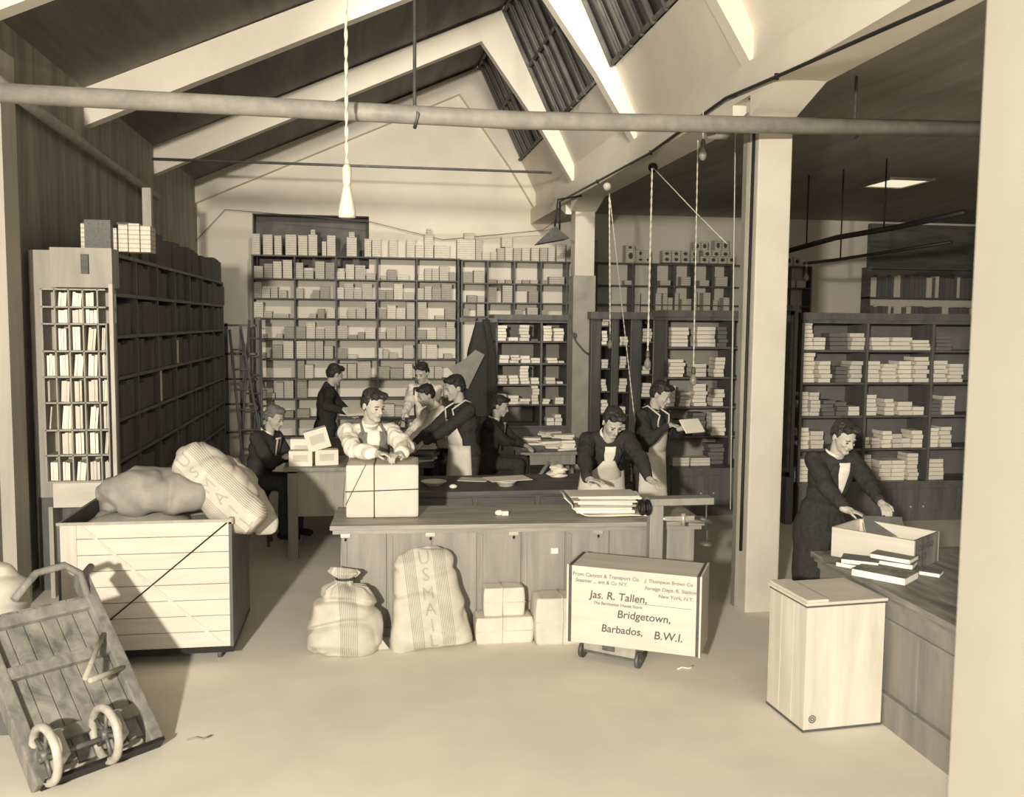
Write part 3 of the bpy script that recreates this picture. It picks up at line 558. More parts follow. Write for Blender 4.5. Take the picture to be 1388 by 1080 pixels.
for r in range(8):
    zb, zt = rzv[r+1], rzv[r]-.02
    for c, (a, b) in enumerate(((61, 76), (78, 95), (97, 114), (116, 134), (136, 145))):
        if (r < 2 and c == 4): continue
        if c == 0 and r not in (3, 7): 
            if r in (4, 5): pass
            else: continue
        xa, xb = rx(a)+.004, rx(b)-.004; hh = (zt-zb)*(.95 if r not in (7,) else .8); wd_ = (xb-xa)*rnd.uniform(.62, .9) if c else (xb-xa)*(.8 if r in (3, 7) else .16)
        tilt = rnd.choice((0, 0, .18, .1, 0)) if wd_ < .09 else 0
        mb = MB(); m_ = 3
        for q in range(m_): mb.box(wd_*q/m_+.001, wd_*(q+1)/m_-.001, rnd.uniform(0, .02), .24, 0, hh*rnd.uniform(.9, 1))
        o = mb.ob('paper_file', rnd.choice(('paper', 'paper', 'paper2')), None, (-2.3+xa+.004+tilt*hh*.0, YA+.03, zb+.002), (0, tilt*.5, 0))
        tag(o, 'bundle of white papers in column %s, row %s of the pigeonhole rack' % (ORD[c], ORD[r]), 'papers', 'papers in the pigeonhole rack'); n += 1
# ladders near the end wall
def ladder(label, x0, x1, px0, px1, Y, wpx, zt, rungs, lean):
    t = thing('ladder', label, 'ladder', (x0, Y, 0))
    for s in (0, 1): MB().tube([(s*.34, 0, .0), (s*.34*(1-lean)+ (x1-x0) + s*.0, .35, zt)], .022, 6).ob('rail', 'darkwood', t)
    for k in range(1, rungs):
        f = k/rungs; MB().tube([((x1-x0)*f, .35*f, zt*f), (.34*(1-lean*f)+(x1-x0)*f, .35*f, zt*f)], .014, 6).ob('rung', 'darkwood', t)
lx = lambda p: look(p, 520, Y=14.6).x
ladder('dark step ladder leaning beside the deep bookcase', lx(330), lx(309), 0, 0, 14.5, 0, 2.15, 7, .5)
ladder('second dark ladder crossing the first beside the deep bookcase', lx(322), lx(352)-.2, 0, 0, 14.75, 0, 2.3, 8, .5)
t = thing('barred_stand', 'upright dark barred frame standing between the ladders and packet shelving', 'frame', (lx(344), 15.1, 0))
for a_, b_, d_, h_ in ((-.5, -.45, .05, 2.25), (-.02, .06, .08, 2.35), (-.27, -.23, .04, 2.2)): MB().box(a_, b_, 0, d_, 0, h_).ob('post', 'darkwood', t)
for z in (2.2, 1.75, 1.35, .95, .5): MB().box(-.5, .0, 0, .03, z, z+.03).ob('crossbar', 'darkwood', t)
# ------------------------------------------------------------------ tables and desk
def table(name, label, x0, x1, y0, y1, z, mt='shelf', leg=.07, apr=.12, xleg=False, front=0, lm=None):
    t = thing(name, label, 'table', ((x0+x1)/2, y0, 0)); W = (x1-x0)/2; D = y1-y0; lm = lm or mt
    MB().box(-W, W, 0, D, z-.035, z, c=.006).ob('tabletop', mt, t)
    MB().box(-W+.04, W-.04, .04, .07, z-.035-apr, z-.035).box(-W+.04, W-.04, D-.07, D-.04, z-.035-apr, z-.035).box(-W+.04, -W+.07, .04, D-.04, z-.035-apr, z-.035).box(W-.07, W-.04, .04, D-.04, z-.035-apr, z-.035).ob('frame', lm, t)
    for sx_ in (-1, 1):
        for y in (.04, D-.04-leg): MB().box(sx_*(W-.04)-(leg if sx_ > 0 else 0), sx_*(W-.04)+(leg if sx_ < 0 else 0), y, y+leg, 0, z-.035).ob('leg', lm, t)
    if xleg:
        for s in (-1, 1): MB().tube([(s*(W-.08), .05, .25), (s*.04, .05, z-.12)], .028, 4).ob('brace', lm, t)
    return t
table('work_table', 'long dark work table heaped with books behind the parcel wrapper', -.8, .72, 9.75, 11.2, .78, 'shelf')
table('side_table', 'table with slanting braces heaped with books, before the far bookcase', 1.82, 2.6, 10.7, 11.5, .76, 'midwood', xleg=True)
t = table('desk', 'desk with pale front panel holding white cartons, left of the parcel wrapper', -.78, .25, 8.9, 9.7, .9, 'midwood', leg=.09, apr=.02)
MB().box(-.42, .48, .06, .1, .42, .87).ob('front_panel', 'greywood', t)
# dark sorting desk between long counter and side table
t = thing('sorting_desk', 'low dark sorting desk with bowls behind the long counter', 'desk', (1.2, 8.1, 0))
MB().box(-.85, .95, 0, .88, .745, .79, c=.008).ob('tabletop', 'shelf', t)
MB().box(-.82, .92, .02, .84, 0, .745).ob('cupboard_body', 'shelf', t)
for k in range(3): MB().box(-.78+k*.57, -.26+k*.57, 0, .03, .56, .73, c=.006).ob('drawer', 'shelf', t)
# long packing counter
CT = thing('packing_counter', 'long panelled oak packing counter across the middle of the room', 'counter', (1.04, 6.58, 0), R(-3.2))
MB().box(-1.30, 1.46, -.03, .68, .80, .835, c=.008).box(-1.28, 1.44, -.01, .66, .77, .80).ob('countertop', 'topwood', CT)
MB().box(-1.22, 1.40, .03, .62, .05, .77).ob('carcass', 'midwood', CT)
for k in range(8):
    x0 = -1.22+k*.3275;  MB().box(x0+.006, x0+.3215, .012, .03, .06, .765, c=.004).box(x0+.02, x0+.04, .004, .012, .08, .75).ob('front_board', 'midwood', CT)
MB().box(-1.22, 1.40, .0, .03, 0, .07).ob('kickboard', 'midwood', CT)
for x in (-1.19, -.58, .03, .66): 
    h_ = MB().box(x-.035, x+.035, -.002, .012, .742, .768, c=.002).ob('hasp', 'steel', CT); MB().ell((x, -.004, .728), (.008, .008, .012), n=8, m=6).ob('staple', 'black', h_)
MB().box(.31, .36, .002, .011, .60, .64).ob('paper_label', 'paper', CT)
o = MB().ell((0, 0, .02), (.035, .025, .022), n=10, m=6).box(.02, .07, -.01, .03, 0, .03).ob('paper_twist', 'paper', None, (1.0, 6.85, .836)); tag(o, 'small crumpled paper twist on the middle of the long counter', 'paper')
# wrapped parcel with string
pc = thing('wrapped_parcel', 'large wrapped parcel tied with string on the left end of the counter', 'parcel', (.12, 6.86, .836), R(-3))
bm = MB(); bm.box(-.27, .27, 0, .42, 0, .40, c=.022); m_ = bm.mesh('wrapping', mat('parcel_wrapper', .64, .56, sc=4, bump=.35)); obj('wrapping', m_, pc)
MB().tube([(-.06, -.004, 0), (-.06, -.004, .404), (-.06, .424, .404)], .004, 5).tube([(-.272, -.004, .2), (.272, -.004, .215), (.274, .42, .2)], .004, 5).tube([(-.27, -.004, .10), (-.12, -.004, .404)], .0025, 5).ob('string', 'cordd', pc)
# the leaning man's bundle of newspapers in a wrapper
nb_ = thing('paper_bundle', 'open wrapper of stacked periodicals under the leaning man\'s hand', 'papers', (1.78, 6.78, .838), R(-6))
mb = MB(); N_ = 22; pts = []
for i in range(N_+1):
    u = i/N_; x = -.33+.70*u; pts.append((x, u))
vs = []; fs = []
for j in range(9):
    v = j/8
    for x, u in pts:
        fl = max(0, 1-u*3.2)**1.5*.17; vs.append((x+(.03 if u < .1 else 0), -.14+.34*v+.05*u*(1-v), .004+fl*(1-.25*abs(v-.4))+.01*math.sin(9*u+4*v)*(u > .3)*.4+.012*(1-v)*math.sin(u*PI)))
fs = [(j*(N_+1)+i, j*(N_+1)+i+1, (j+1)*(N_+1)+i+1, (j+1)*(N_+1)+i) for j in range(8) for i in range(N_)]
o = MB().add(vs, fs, True).ob('wrapper', 'paper', nb_); s_ = o.modifiers.new('s', 'SOLIDIFY'); s_.thickness = .004; s_.offset = 1
z = .03
for k in range(7):
    h = rnd.uniform(.012, .022); MB().box(-.2+rnd.uniform(-.03, .03), .27+rnd.uniform(-.05, .03), -.1, .17, 0, h, c=.003).ob('periodical', ('paper', 'paper2', 'paper3')[k % 3], nb_, (0, 0, z), (0, 0, rnd.uniform(-.06, .06))); z += h+.001
MB().box(-.26, .27, -.11, .17, z, z+.008, c=.002).ob('top_sheet', 'paper2', nb_, None, (0, 0, .06))
# ------------------------------------------------------------------ platform scale and addressed crate
sc_ = thing('platform_scale', 'platform scale on small wheels with its beam beside the counter end', 'scale', (1.673, 5.972, 0), R(-38))
MB().box(-.19, .19, -.09, .55, .065, .168, c=.012).ob('platform', mat('worn_metal', .42, .28, sc=8), sc_)
MB().box(-.17, .17, -.07, .53, .045, .065).box(-.045, .045, -.102, -.09, .09, .13, c=.01).box(-.2, .2, -.075, -.05, .045, .06).ob('under_frame', 'iron', sc_)
for x in (-.205, .205):
    for y in (-.06, .50): MB().tube([(x-.012, y, .055), (x+.012, y, .055)], .055, 18).tube([(x-.018, y, .055), (x+.018, y, .055)], .018, 10).ob('wheel', 'iron', sc_)
# (the beam stands square to the room)
def wob(mb, name, m):
    me = mb.mesh(name, m); me.transform((M.Translation((1.673, 5.972, 0)) @ M.Rotation(R(-38), 4, 'Z')).inverted()); return obj(name, me, sc_)
YC = 6.28; cxp = look(890, 720, Y=YC).x; X0c = look(880, 690, Y=YC).x; X1c = look(966, 690, Y=YC).x; zc = look(922, 683, Y=YC).z
wob(MB().box(cxp-.05, cxp+.05, YC, YC+.08, .17, zc, c=.006), 'column', 'midwood')
wob(MB().box(X0c, X1c, YC-.03, YC+.10, zc-.005, zc+.045, c=.006), 'beam_shelf', 'midwood')
wob(MB().tube([(X0c+.03, YC+.02, zc-.10), (X1c-.05, YC+.02, zc-.14)], .014, 8).box(X0c+.12, X0c+.34, YC+.0, YC+.03, zc-.12, zc-.09), 'scale_beam', 'steel')
wob(MB().tube([(X0c+.26, YC+.01, zc-.07), (X0c+.26, YC+.01, zc-.16)], .018, 8), 'poise', 'steel')
wob(MB().tube([(X1c-.04, YC+.02, zc), (X1c-.04, YC+.02, zc-.20)], .006, 6).tube([(X1c-.09, YC+.02, zc-.11), (X1c+.0, YC+.02, zc-.15)], .02, 8), 'beam_loop', 'iron')
wob(MB().tube([(X1c-.03, YC+.02, zc-.2), (X1c-.03, YC+.02, zc-.30)], .005, 6).lathe([(.015, .02), (.055, .0), (.05, -.012), (.01, -.02)][::-1], 14, TR((X1c-.03, YC+.02, zc-.30))), 'counterweight', 'iron')
wob(MB().ring((X0c-.06, YC-.02, zc-.015), (1, .1, 0), .045, .014).ring((X0c-.02, YC-.02, zc-.015), (1, .1, 0), .045, .014), 'tape_roll', 'black')
crt = thing('addressed_crate', 'pale pine shipping crate lettered with an address, standing on the platform scale', 'crate', (1.335, 5.9, .172), R(-28))
CW, CD, CH = .865, .37, .52
MB().box(0, CW, 0, CD, 0, CH).ob('boards', 'pineh', crt)
for x in (0, CW-.02):
    MB().box(x, x+.02, -.004, .0, 0, CH).box(x, x+.02, -.004, CD, CH, CH+.004).ob('edge_strap', 'ink', crt)
for x in (-.012, CW): MB().box(x, x+.012, -.006, CD+.004, -.002, CH+.006).ob('end_batten', 'pineh', crt)
for z in (.13, .27, .41): MB().box(.02, CW-.02, -.0015, 0, z, z+.002).ob('board_seam', 'parcel', crt)
for txt, x, z, s_ in (('Jas. R. Tallen,', .145, .315, .072), ('Bridgetown,', .33, .20, .072), ('Barbados,', .225, .095, .07), ('B.W.I.', .575, .085, .075), ('From Canyon & Transport Co', .025, .455, .036), ('Steamer ... ent & Co N.Y.', .045, .415, .034), ('J. Thompson Brown Co', .51, .455, .032), ('Foreign Dept. R. Station', .51, .405, .034), ('New York, N.Y.', .60, .36, .034), ('The Barrington House Store', .17, .275, .028)):
    me = textmesh(txt, s_, .0006, .12, .0006); me.materials.append(K['ink'] if s_ > .05 else mat('faint_ink', .26, .2, sc=30))
    obj('lettering', me, crt, (x, -.003, z), (PI/2, 0, 0))
MB().box(.45, .82, -.002, -.0005, .305, .307).ob('rule_line', 'ink', crt)
# ------------------------------------------------------------------ tall crate at right
cr = thing('pine_crate', 'tall closed pine crate standing in front of the right-hand counter', 'crate', (2.435, 4.722, 0), R(4.2))
MB().box(0, .497, 0, .411, .0, .735).ob('side_boards', 'pine', cr)
for k in range(1, 4): MB().box(.497*k/4-.001, .497*k/4+.001, -.0015, 0, .0, .735).ob('board_seam', 'parcel', cr)
for k in range(1, 3): MB().box(-.0015, 0, .411*k/3-.001, .411*k/3+.001, .0, .735).ob('board_seam', 'parcel', cr)
MB().box(-.012, .505, -.012, .42, .735, .752, c=.002).ob('lid', 'pineh', cr)
MB().box(-.005, .13, -.008, .415, .752, .768, c=.002).ob('lid_batten', 'pineh', cr)
MB().box(-.004, .501, -.004, .415, .722, .735).ob('edge_strap', 'ink', cr)
MB().box(-.004, .501, -.004, .415, .002, .015).ob('edge_strap', 'ink', cr)
MB().ring((.055, -.002, .075), (0, 1, 0), .02, .003).ring((.055, -.002, .075), (0, 1, 0), .009, .003).ob('stencil_mark', 'ink', cr)
# right-hand counter
rc = thing('side_counter', 'heavy panelled wooden counter running towards the viewer at right', 'counter', (2.97, 3.3, 0))
MB().box(-.05, 1.25, -.05, 2.35, .765, .80, c=.006).box(-.03, 1.22, -.03, 2.33, .74, .765).ob('countertop', mat('worn_counter_top', .30, .12, 'wood', 18, 'Y', rough=.6), rc)
MB().box(0, 1.2, 0, 2.3, 0, .74).ob('carcass', mat('side_counter_wood', .26, .19, 'wood', 12, 'Z', rough=.6), rc)
MB().box(-.022, 0, 0, 2.3, 0, .17).box(-.03, 0, 0, 2.3, .17, .19).ob('plinth', mat('side_counter_wood', .2), rc)
MB().box(-.012, 0, 0, 2.3, .60, .62).box(-.02, 0, 0, 2.3, .70, .74).ob('moulding', mat('side_counter_wood', .2), rc)
for k in range(4): MB().box(-.012, 0, .03+k*.575, .09+k*.575, .19, .6).ob('stile', mat('side_counter_wood', .2), rc)
# open crate with packing
oc = thing('open_crate', 'open pine crate the young man is packing, on the right-hand counter', 'crate', (2.994, 5.511, .802), R(-54.6))
w_, d_, h_ = .532, .389, .19
MB().box(0, w_, 0, .015, 0, h_).ob('near_side', 'pineh', oc); MB().box(0, w_, d_-.015, d_, 0, h_).ob('far_side', 'pineh', oc)
MB().box(0, .015, .015, d_-.015, 0, h_).ob('far_end', 'pineh', oc); MB().box(w_-.015, w_, .015, d_-.015, 0, h_).ob('near_end', 'oldwood', oc)
MB().box(.015, w_-.015, .015, d_-.015, 0, .012).ob('crate_bottom', 'pineh', oc)
for txt, z in (('DURAND', .115), ('& CO', .055)):
    me = textmesh(txt, .055, .0006); me.materials.append(K['ink']); obj('lettering', me, oc, (w_+.002, .06, z), (PI/2, 0, PI/2))
# books on the side counter
def fine_book(label, loc, rz, L_, W_, T_, cover='bookd', group='books beside the open crate', pages='paper', tilt=0):
    t = thing('book', label, 'book', loc, rz, group); t.rotation_euler = (tilt, 0, rz)
    MB().box(-L_/2, L_/2, -W_/2, W_/2, 0, .003).box(-L_/2, L_/2, -W_/2, W_/2, T_-.003, T_).box(-L_/2, L_/2, W_/2-.003, W_/2, 0, T_).ob('cover', cover, t)
    MB().box(-L_/2+.004, L_/2-.004, -W_/2+.004, W_/2-.003, .003, T_-.003).ob('pages', pages, t); return t
fine_book('large flat book with mottled cover nearest the pine crate on the counter', (3.06, 4.99, .8015), R(-52), .32, .22, .045, 'oldwood')
fine_book('dark book lying on the counter edge behind the large flat book', (3.03, 5.22, .8015), R(-50), .24, .17, .03, 'bookm')
fine_book('dark book with gilt back atop the counter edge pile', (3.03, 5.21, .833), R(-35), .22, .15, .03, 'bookd')
fine_book('lowest dark book of the pile against the open crate', (3.22, 5.13, .8015), R(-45), .22, .16, .032, 'bookd')
fine_book('middle dark book of the pile against the open crate', (3.22, 5.13, .835), R(-43), .22, .16, .032, 'bookd')
fine_book('top grey book of the pile against the open crate', (3.21, 5.14, .869), R(-50), .24, .16, .03, 'bookm')
fine_book('small book lying at the foot of the open crate, rightmost of the counter books', (3.36, 5.02, .8015), R(-45), .16, .11, .026, 'bookm')
o = MB().box(0, .3, 0, .2, 0, .004).ob('card_sheet', 'oldwood', None, (2.85, 5.3, .802), (0, 0, R(-20))); tag(o, 'torn mottled board sticking out over the counter edge', 'board')
# ------------------------------------------------------------------ hamper
hp = thing('mail_hamper', 'big wheeled plank hamper loaded with mail sacks at left', 'hamper', (-1.44, 6.3, 0))
H0, H1, HW = .10, .97, .53
for k in range(8):
    z0 = H0+(H1-H0)*k/8; MB().box(-HW+.10, HW, 0, .02, z0+.002, z0+(H1-H0)/8-.002, c=.003).ob('front_plank', 'pineh', hp)
MB().box(-HW, -HW+.10, -.004, .02, H0, H1).ob('corner_board', 'pine', hp)
MB().box(HW, HW+.02, 0, .9, H0, H1).ob('side_panel', 'darkwood', hp); MB().box(-HW-.02, -HW, 0, .9, H0, H1).ob('side_panel', 'darkwood', hp)
MB().box(-HW, HW, .88, .9, H0, H1).ob('back_panel', 'darkwood', hp); MB().box(-HW, HW, .02, .88, H0, H0+.02).ob('hamper_floor', 'darkwood', hp)
MB().box(-HW-.02, HW+.025, -.012, .0, H1-.015, H1+.005).box(HW, HW+.03, 0, .9, H1-.03, H1+.01).ob('top_rim', 'greywood', hp)
MB().box(-HW, HW+.02, -.01, .9, H0-.035, H0).ob('bottom_frame', 'black', hp)
MB().tube([(-HW+.06, -.008, H0+.02), (HW-.01, -.008, H1-.02)], .005, 5).ob('brace_rod', 'black', hp)
MB().prism([(-HW+.10, H1-.01), (-HW+.13, H1-.01), (HW-.06, H0+.04), (HW-.09, H0+.04)], -.006, 0).ob('brace_batten', 'pine', hp)
for x, y in ((HW-.08, .08), (-HW+.12, .08), (HW-.08, .8), (-HW+.12, .8)):
    q = MB().tube([(x-.012, y, .033), (x+.012, y, .033)], .033, 14).ob('caster', 'iron', hp); MB().box(x-.02, x+.02, y-.01, y+.01, .04, .07).ob('caster_fork', 'black', q)
# ------------------------------------------------------------------ mail sacks
def lerpprof(pr, t):
    for (t0, a0), (t1, a1) in zip(pr, pr[1:]):
        if t <= t1:
            f = (t-t0)/(t1-t0); f = f*f*(3-2*f)*.5+f*.5; return a0+(a1-a0)*f
    return pr[-1][1]
def sack(name, label, loc, rot, H, A, B, m, seed=0, fold=.02, text=None, off=None, ex=.75, group=None, tx=.115, tz0=.9, tsz=.09, neck=None):
    t = thing(name, label, 'sack', loc, 0, group); t.rotation_euler = rot; t.location = loc
    nu, nv = 96, 80
    def disp(p):
        q = V(p)+V((seed*3.1, seed*1.7, 0))
        rdg = 1-abs(noise.noise(V((q.x*2.2+q.z*1.5, q.y*3, q.z*5.5)))*2.2)
        return fold*(noise.noise(q*4)*.9+noise.noise(q*9)*.35)-fold*.9*max(0, rdg-.55)*1.6
    def pt(x, y, z):
        o_ = off(z/H) if off else (0, 0); d = disp((x, y, z)); n_ = V((x, y*1.6, (z-H*.5)*.5)); n_ = n_.normalized() if n_.length > 1e-6 else V((0, 0, 1))
        return V((x+o_[0], y+o_[1], z))+n_*d
    vs = []
    for j in range(nv+1):
        tt = j/nv; z = H*tt; a, b = lerpprof(A, tt), lerpprof(B, tt)
        for i in range(nu):
            th = 2*PI*i/nu; c_, s_ = math.cos(th), math.sin(th)
            if neck: pl = 1+.16*math.sin(11*th+2*math.sin(3*th))*math.exp(-((tt-neck)/.13)**2); c_ *= pl; s_ *= pl
            vs.append(pt(a*math.copysign(abs(c_)**ex, c_), b*math.copysign(abs(s_)**ex, s_), z))
    fs = [(j*nu+i, j*nu+(i+1) % nu, (j+1)*nu+(i+1) % nu, (j+1)*nu+i) for j in range(nv) for i in range(nu)]
    fs += [list(range(nu))[::-1], [nv*nu+i for i in range(nu)]]
    MB().add(vs, fs, True).ob('bag', m, t)
    if text:
        z = H*tz0
        for ch in text:
            if ch == ' ': z -= .02; continue
            me = textmesh(ch, tsz, 0, 0, 0); bm = bmesh.new(); bm.from_mesh(me)
            bmesh.ops.triangulate(bm, faces=bm.faces)
            for _ in range(3): bmesh.ops.subdivide_edges(bm, edges=[e for e in bm.edges if e.calc_length() > .012], cuts=1)
            bmesh.ops.triangulate(bm, faces=bm.faces)
            xs = [v.co.x for v in bm.verts]; mid = (min(xs)+max(xs))/2
            for v in bm.verts:
                x = (v.co.x-mid)*.95; zz = z-tsz*.8+v.co.y; tt = min(.99, max(.01, zz/H)); a, b = lerpprof(A, tt), lerpprof(B, tt)
                k = min(.999, abs(x/a)); y = -b*(1-k**(2/ex))**(ex/2); v.co = pt(x, y, zz)+V((0, -.003, 0))
            bm.to_mesh(me); bm.free(); me.materials.append(mat('faded_print', .42, .34, sc=20)); obj('lettering', me, t); z -= tx
    return t
s1 = sack('mail_sack', 'squat mail sack with knotted neck standing on the floor by the counter', (-.14, 6.40, 0), (R(-4), 0, R(8)), .60, [(0, .24), (.06, .275), (.3, .265), (.55, .23), (.74, .16), (.82, .065), (.87, .06), (.95, .13), (1, .10)], [(0, .15), (.1, .18), (.45, .17), (.7, .13), (.82, .05), (.87, .05), (.95, .08), (1, .05)], 'stripe1', 3, .05, ex=.8, neck=.84)
MB().ring((0, 0, .505), (0, 0, 1), .062, .009).ob('neck_cord', 'cordd', s1)
MB().prism([(0, 0), (.10, .0), (.03, .10)], -.02, .02).ob('corner_ear', 'sack', s1, (.19, -.05, .0))
s2 = sack('mail_sack', 'tall striped U S MAIL sack leaning against the long counter', (.47, 6.37, 0), (R(-13), R(-6), R(2)), .72, [(0, .29), (.04, .295), (.35, .26), (.6, .235), (.85, .215), (.93, .18), (.98, .12), (1, .05)], [(0, .10), (.1, .14), (.5, .135), (.85, .10), (1, .03)], 'stripe', 5, .026, 'US MAIL', ex=.75, tx=.112, tz0=.965, tsz=.128)
s3 = sack('brown_mail_sack', 'plump plain canvas sack lying on top of the loaded hamper, left one', (-1.80, 6.55, 1.12), (0, R(90), 0), .82, [(0, .05), (.08, .11), (.3, .165), (.6, .16), (.85, .12), (.95, .07), (1, .02)], [(0, .06), (.15, .17), (.5, .22), (.85, .16), (1, .03)], 'sackb', 8, .04, ex=.9)
s4 = sack('mail_sack', 'striped U S MAIL sack slumped over the hamper corner', (-.74, 6.42, .90), (R(-14), R(-48), R(-4)), .76, [(0, .10), (.08, .15), (.4, .19), (.75, .19), (.92, .15), (1, .04)], [(0, .08), (.2, .13), (.6, .15), (.9, .12), (1, .03)], 'stripe', 11, .02, 'US MAIL', ex=.8, tx=.118, tz0=.94, tsz=.125)
s5 = sack('mail_sack', 'rearmost mail sack drooping beyond the striped one on the hamper', (-.66, 6.75, .76), (R(-8), R(-34), R(10)), .72, [(0, .03), (.1, .10), (.5, .15), (.85, .13), (1, .04)], [(0, .03), (.3, .12), (.8, .12), (1, .03)], 'sack', 17, .035)
sup = MB().box(-.48, .46, .08, .84, 0, .78, c=.06).ell((-.1, .3, .74), (.36, .22, .12)).ell((.1, .62, .72), (.34, .2, .12)).ell((-.28, .6, .74), (.2, .2, .1)).ob('mail_heap', 'sackb', None, (-1.44, 6.3, .13)); tag(sup, 'packed canvas load filling the inside of the plank hamper', 'mail load')
# wrapped bundles on the floor
def bundle(label, x0, x1, y0, y1, z0, z1, rz=0, m='parcel', grp='wrapped bundles against the counter'):
    t = thing('wrapped_bundle', label, 'parcel', ((x0+x1)/2, (y0+y1)/2, z0), rz, grp); W, D, H = (x1-x0)/2, (y1-y0)/2, z1-z0
    bm = bmesh.new(); bmesh.ops.create_cube(bm, size=1)
    bmesh.ops.subdivide_edges(bm, edges=bm.edges[:], cuts=14, use_grid_fill=True)
    for v in bm.verts:
        p = V((v.co.x*2, v.co.y*2, v.co.z*2)); f = 1-.10*max(0, (abs(p.x)-.6))*abs(p.z)**2
        v.co = V((p.x*W*(1-.05*abs(p.z)**3), p.y*D*f, (p.z*.5+.5)*H)); n_ = noise.noise(v.co*9+V((x0*7, 0, 0)))*.012; v.co += V((0, -n_ if p.y < 0 else n_, n_*.4 if p.z > -.9 else 0))
    me = bpy.data.meshes.new('wrapping'); bm.to_mesh(me); bm.free(); me.materials.append(K[m])
    for p in me.polygons: p.use_smooth = True
    obj('wrapping', me, t); s = MB()
    s.tube([(-W*.1, -D-.008, .0), (-W*.1, -D-.008, H+.004), (-W*.1, D, H+.006)], .003, 5).tube([(-W-.006, -D-.008, H*.5), (W+.006, -D-.008, H*.5)], .003, 5).ob('string', 'cord', t); return t
K['parcel2'] = mat('pale_wrapping', .66, .56, sc=4, bump=.3)
bundle('long pale wrapped bundle lying lowest against the counter', .77, 1.19, 6.38, 6.58, 0, .19, m='parcel2')
bundle('upright pale bundle standing on the long lying bundle', .83, 1.13, 6.42, 6.56, .19, .395, m='parcel2')
bundle('pale wrapped bundle half hidden behind the addressed crate', 1.19, 1.62, 6.30, 6.52, 0, .34, m='parcel2')
# ------------------------------------------------------------------ hand truck
ax = V((.75, .66, 0)).normalized(); hd = V((-.66, .75, 0)).normalized(); up_ = (hd*.73+V((0, 0, .68))).normalized(); nn = ax.cross(up_).normalized()
if nn.y > 0: nn = -nn
T = M.Identity(4)
for i, c in enumerate((ax, -nn, up_)):
    for k in range(3): T[k][i] = c[k]
base = V((-1.117, 5.02, .02))
ht = thing('hand_truck', 'worn wooden hand truck with iron wheels at the bottom left', 'hand truck', tuple(base)); 
def hob(mb, name, m, par=None):
    me = mb.mesh(name, m); me.transform(T); return obj(name, me, par or ht)
Wt = .60
hob(MB().box(-.035, .035, -.045, .045, .0, 1.14, c=.008), 'rail', 'oldwood'); hob(MB().box(-Wt-.035, -Wt+.035, -.045, .045, .0, 1.14, c=.008), 'rail', 'oldwood')
dk = MB()
for k in range(6): dk.box(-Wt+.035+k*(Wt-.07)/6, -Wt+.03+(k+1)*(Wt-.07)/6, .0, .03, .06+.02*(k % 2), 1.0, c=.003)
hob(dk, 'deck', 'oldwood')
for z in (.93, .62, .22): hob(MB().box(-Wt, 0, -.04, .0, z-.035, z+.035, c=.006), 'crossbar', 'oldwood')
hob(MB().tube([(-.02, -.03, .98), (-.03, -.08, 1.10), (-.10, -.09, 1.17), (-.26, -.08, 1.16), (-.4, -.03, 1.05)], .022, 10), 'handle', 'oldwood')
hob(MB().tube([(.02, .01, 1.13), (.12, .06, 1.22)], .022, 10), 'handle_grip', 'oldwood')
for a_, b_ in (((-.04, -.05, .70), (-.30, -.20, .40)), ((-.02, -.05, .47), (-.28, -.20, .38))): hob(MB().tube([a_, b_], .014, 6), 'iron_brace', 'greywood')
hob(MB().box(-Wt, .02, -.07, .03, -.01, .01), 'toe_plate', 'black')
for wx in (-.28, -.58):
    c = V((wx, -.125, .105)); wl = hob(MB().ring(c, (1, 0, 0), .135, .022, 28, 8), 'wheel', mat('worn_iron', .5, .3, sc=10, rough=.5))
    sp = MB()
    for k in range(5): a = 2*PI*k/5; sp.tube([c, c+V((0, math.cos(a)*.11, math.sin(a)*.11))], .011, 6)
    hob(sp.tube([c-V((.03, 0, 0)), c+V((.03, 0, 0))], .03, 10), 'spokes', 'iron', wl)
hob(MB().tube([(-.62, -.12, .09), (-.2, -.12, .09)], .014, 8), 'axle', 'iron')
for x in (-.22, -.52): hob(MB().box(x, x+.04, -.15, 0, .06, .2), 'axle_bracket', 'greywood')
sack('laundry_bundle', 'small pale sack tied behind the hand truck top at the left edge', (-2.08, 5.45, .5), (R(0), R(0), 0), .44, [(0, .14), (.3, .2), (.7, .18), (.92, .1), (1, .03)], [(0, .12), (.3, .17), (.7, .16), (1, .03)], 'sack', 21, .02)
o = MB().box(-.28, .25, -.2, .2, 0, .5, c=.01).ob('packing_case', 'darkwood', None, (-2.1, 5.5, 0)); tag(o, 'dark packing case behind the hand truck at the left edge', 'box')
# scraps on the floor
for i, (px, py, lab) in enumerate(((930, 907, 'thin white paper curl on the floor in front of the addressed crate'), (270, 1003, 'scrap of dark litter on the floor by the toe of the hand truck'))):
    p = look(px, py, Z=0); o = MB().tube([p+V((-.06, 0, .006)), p+V((-.02, .02, .008)), p+V((.02, .0, .006)), p+V((.06, .03, .01))], .005, 5).ob('paper_scrap', ('paper', 'oldwood')[i]); tag(o, lab, 'scrap')
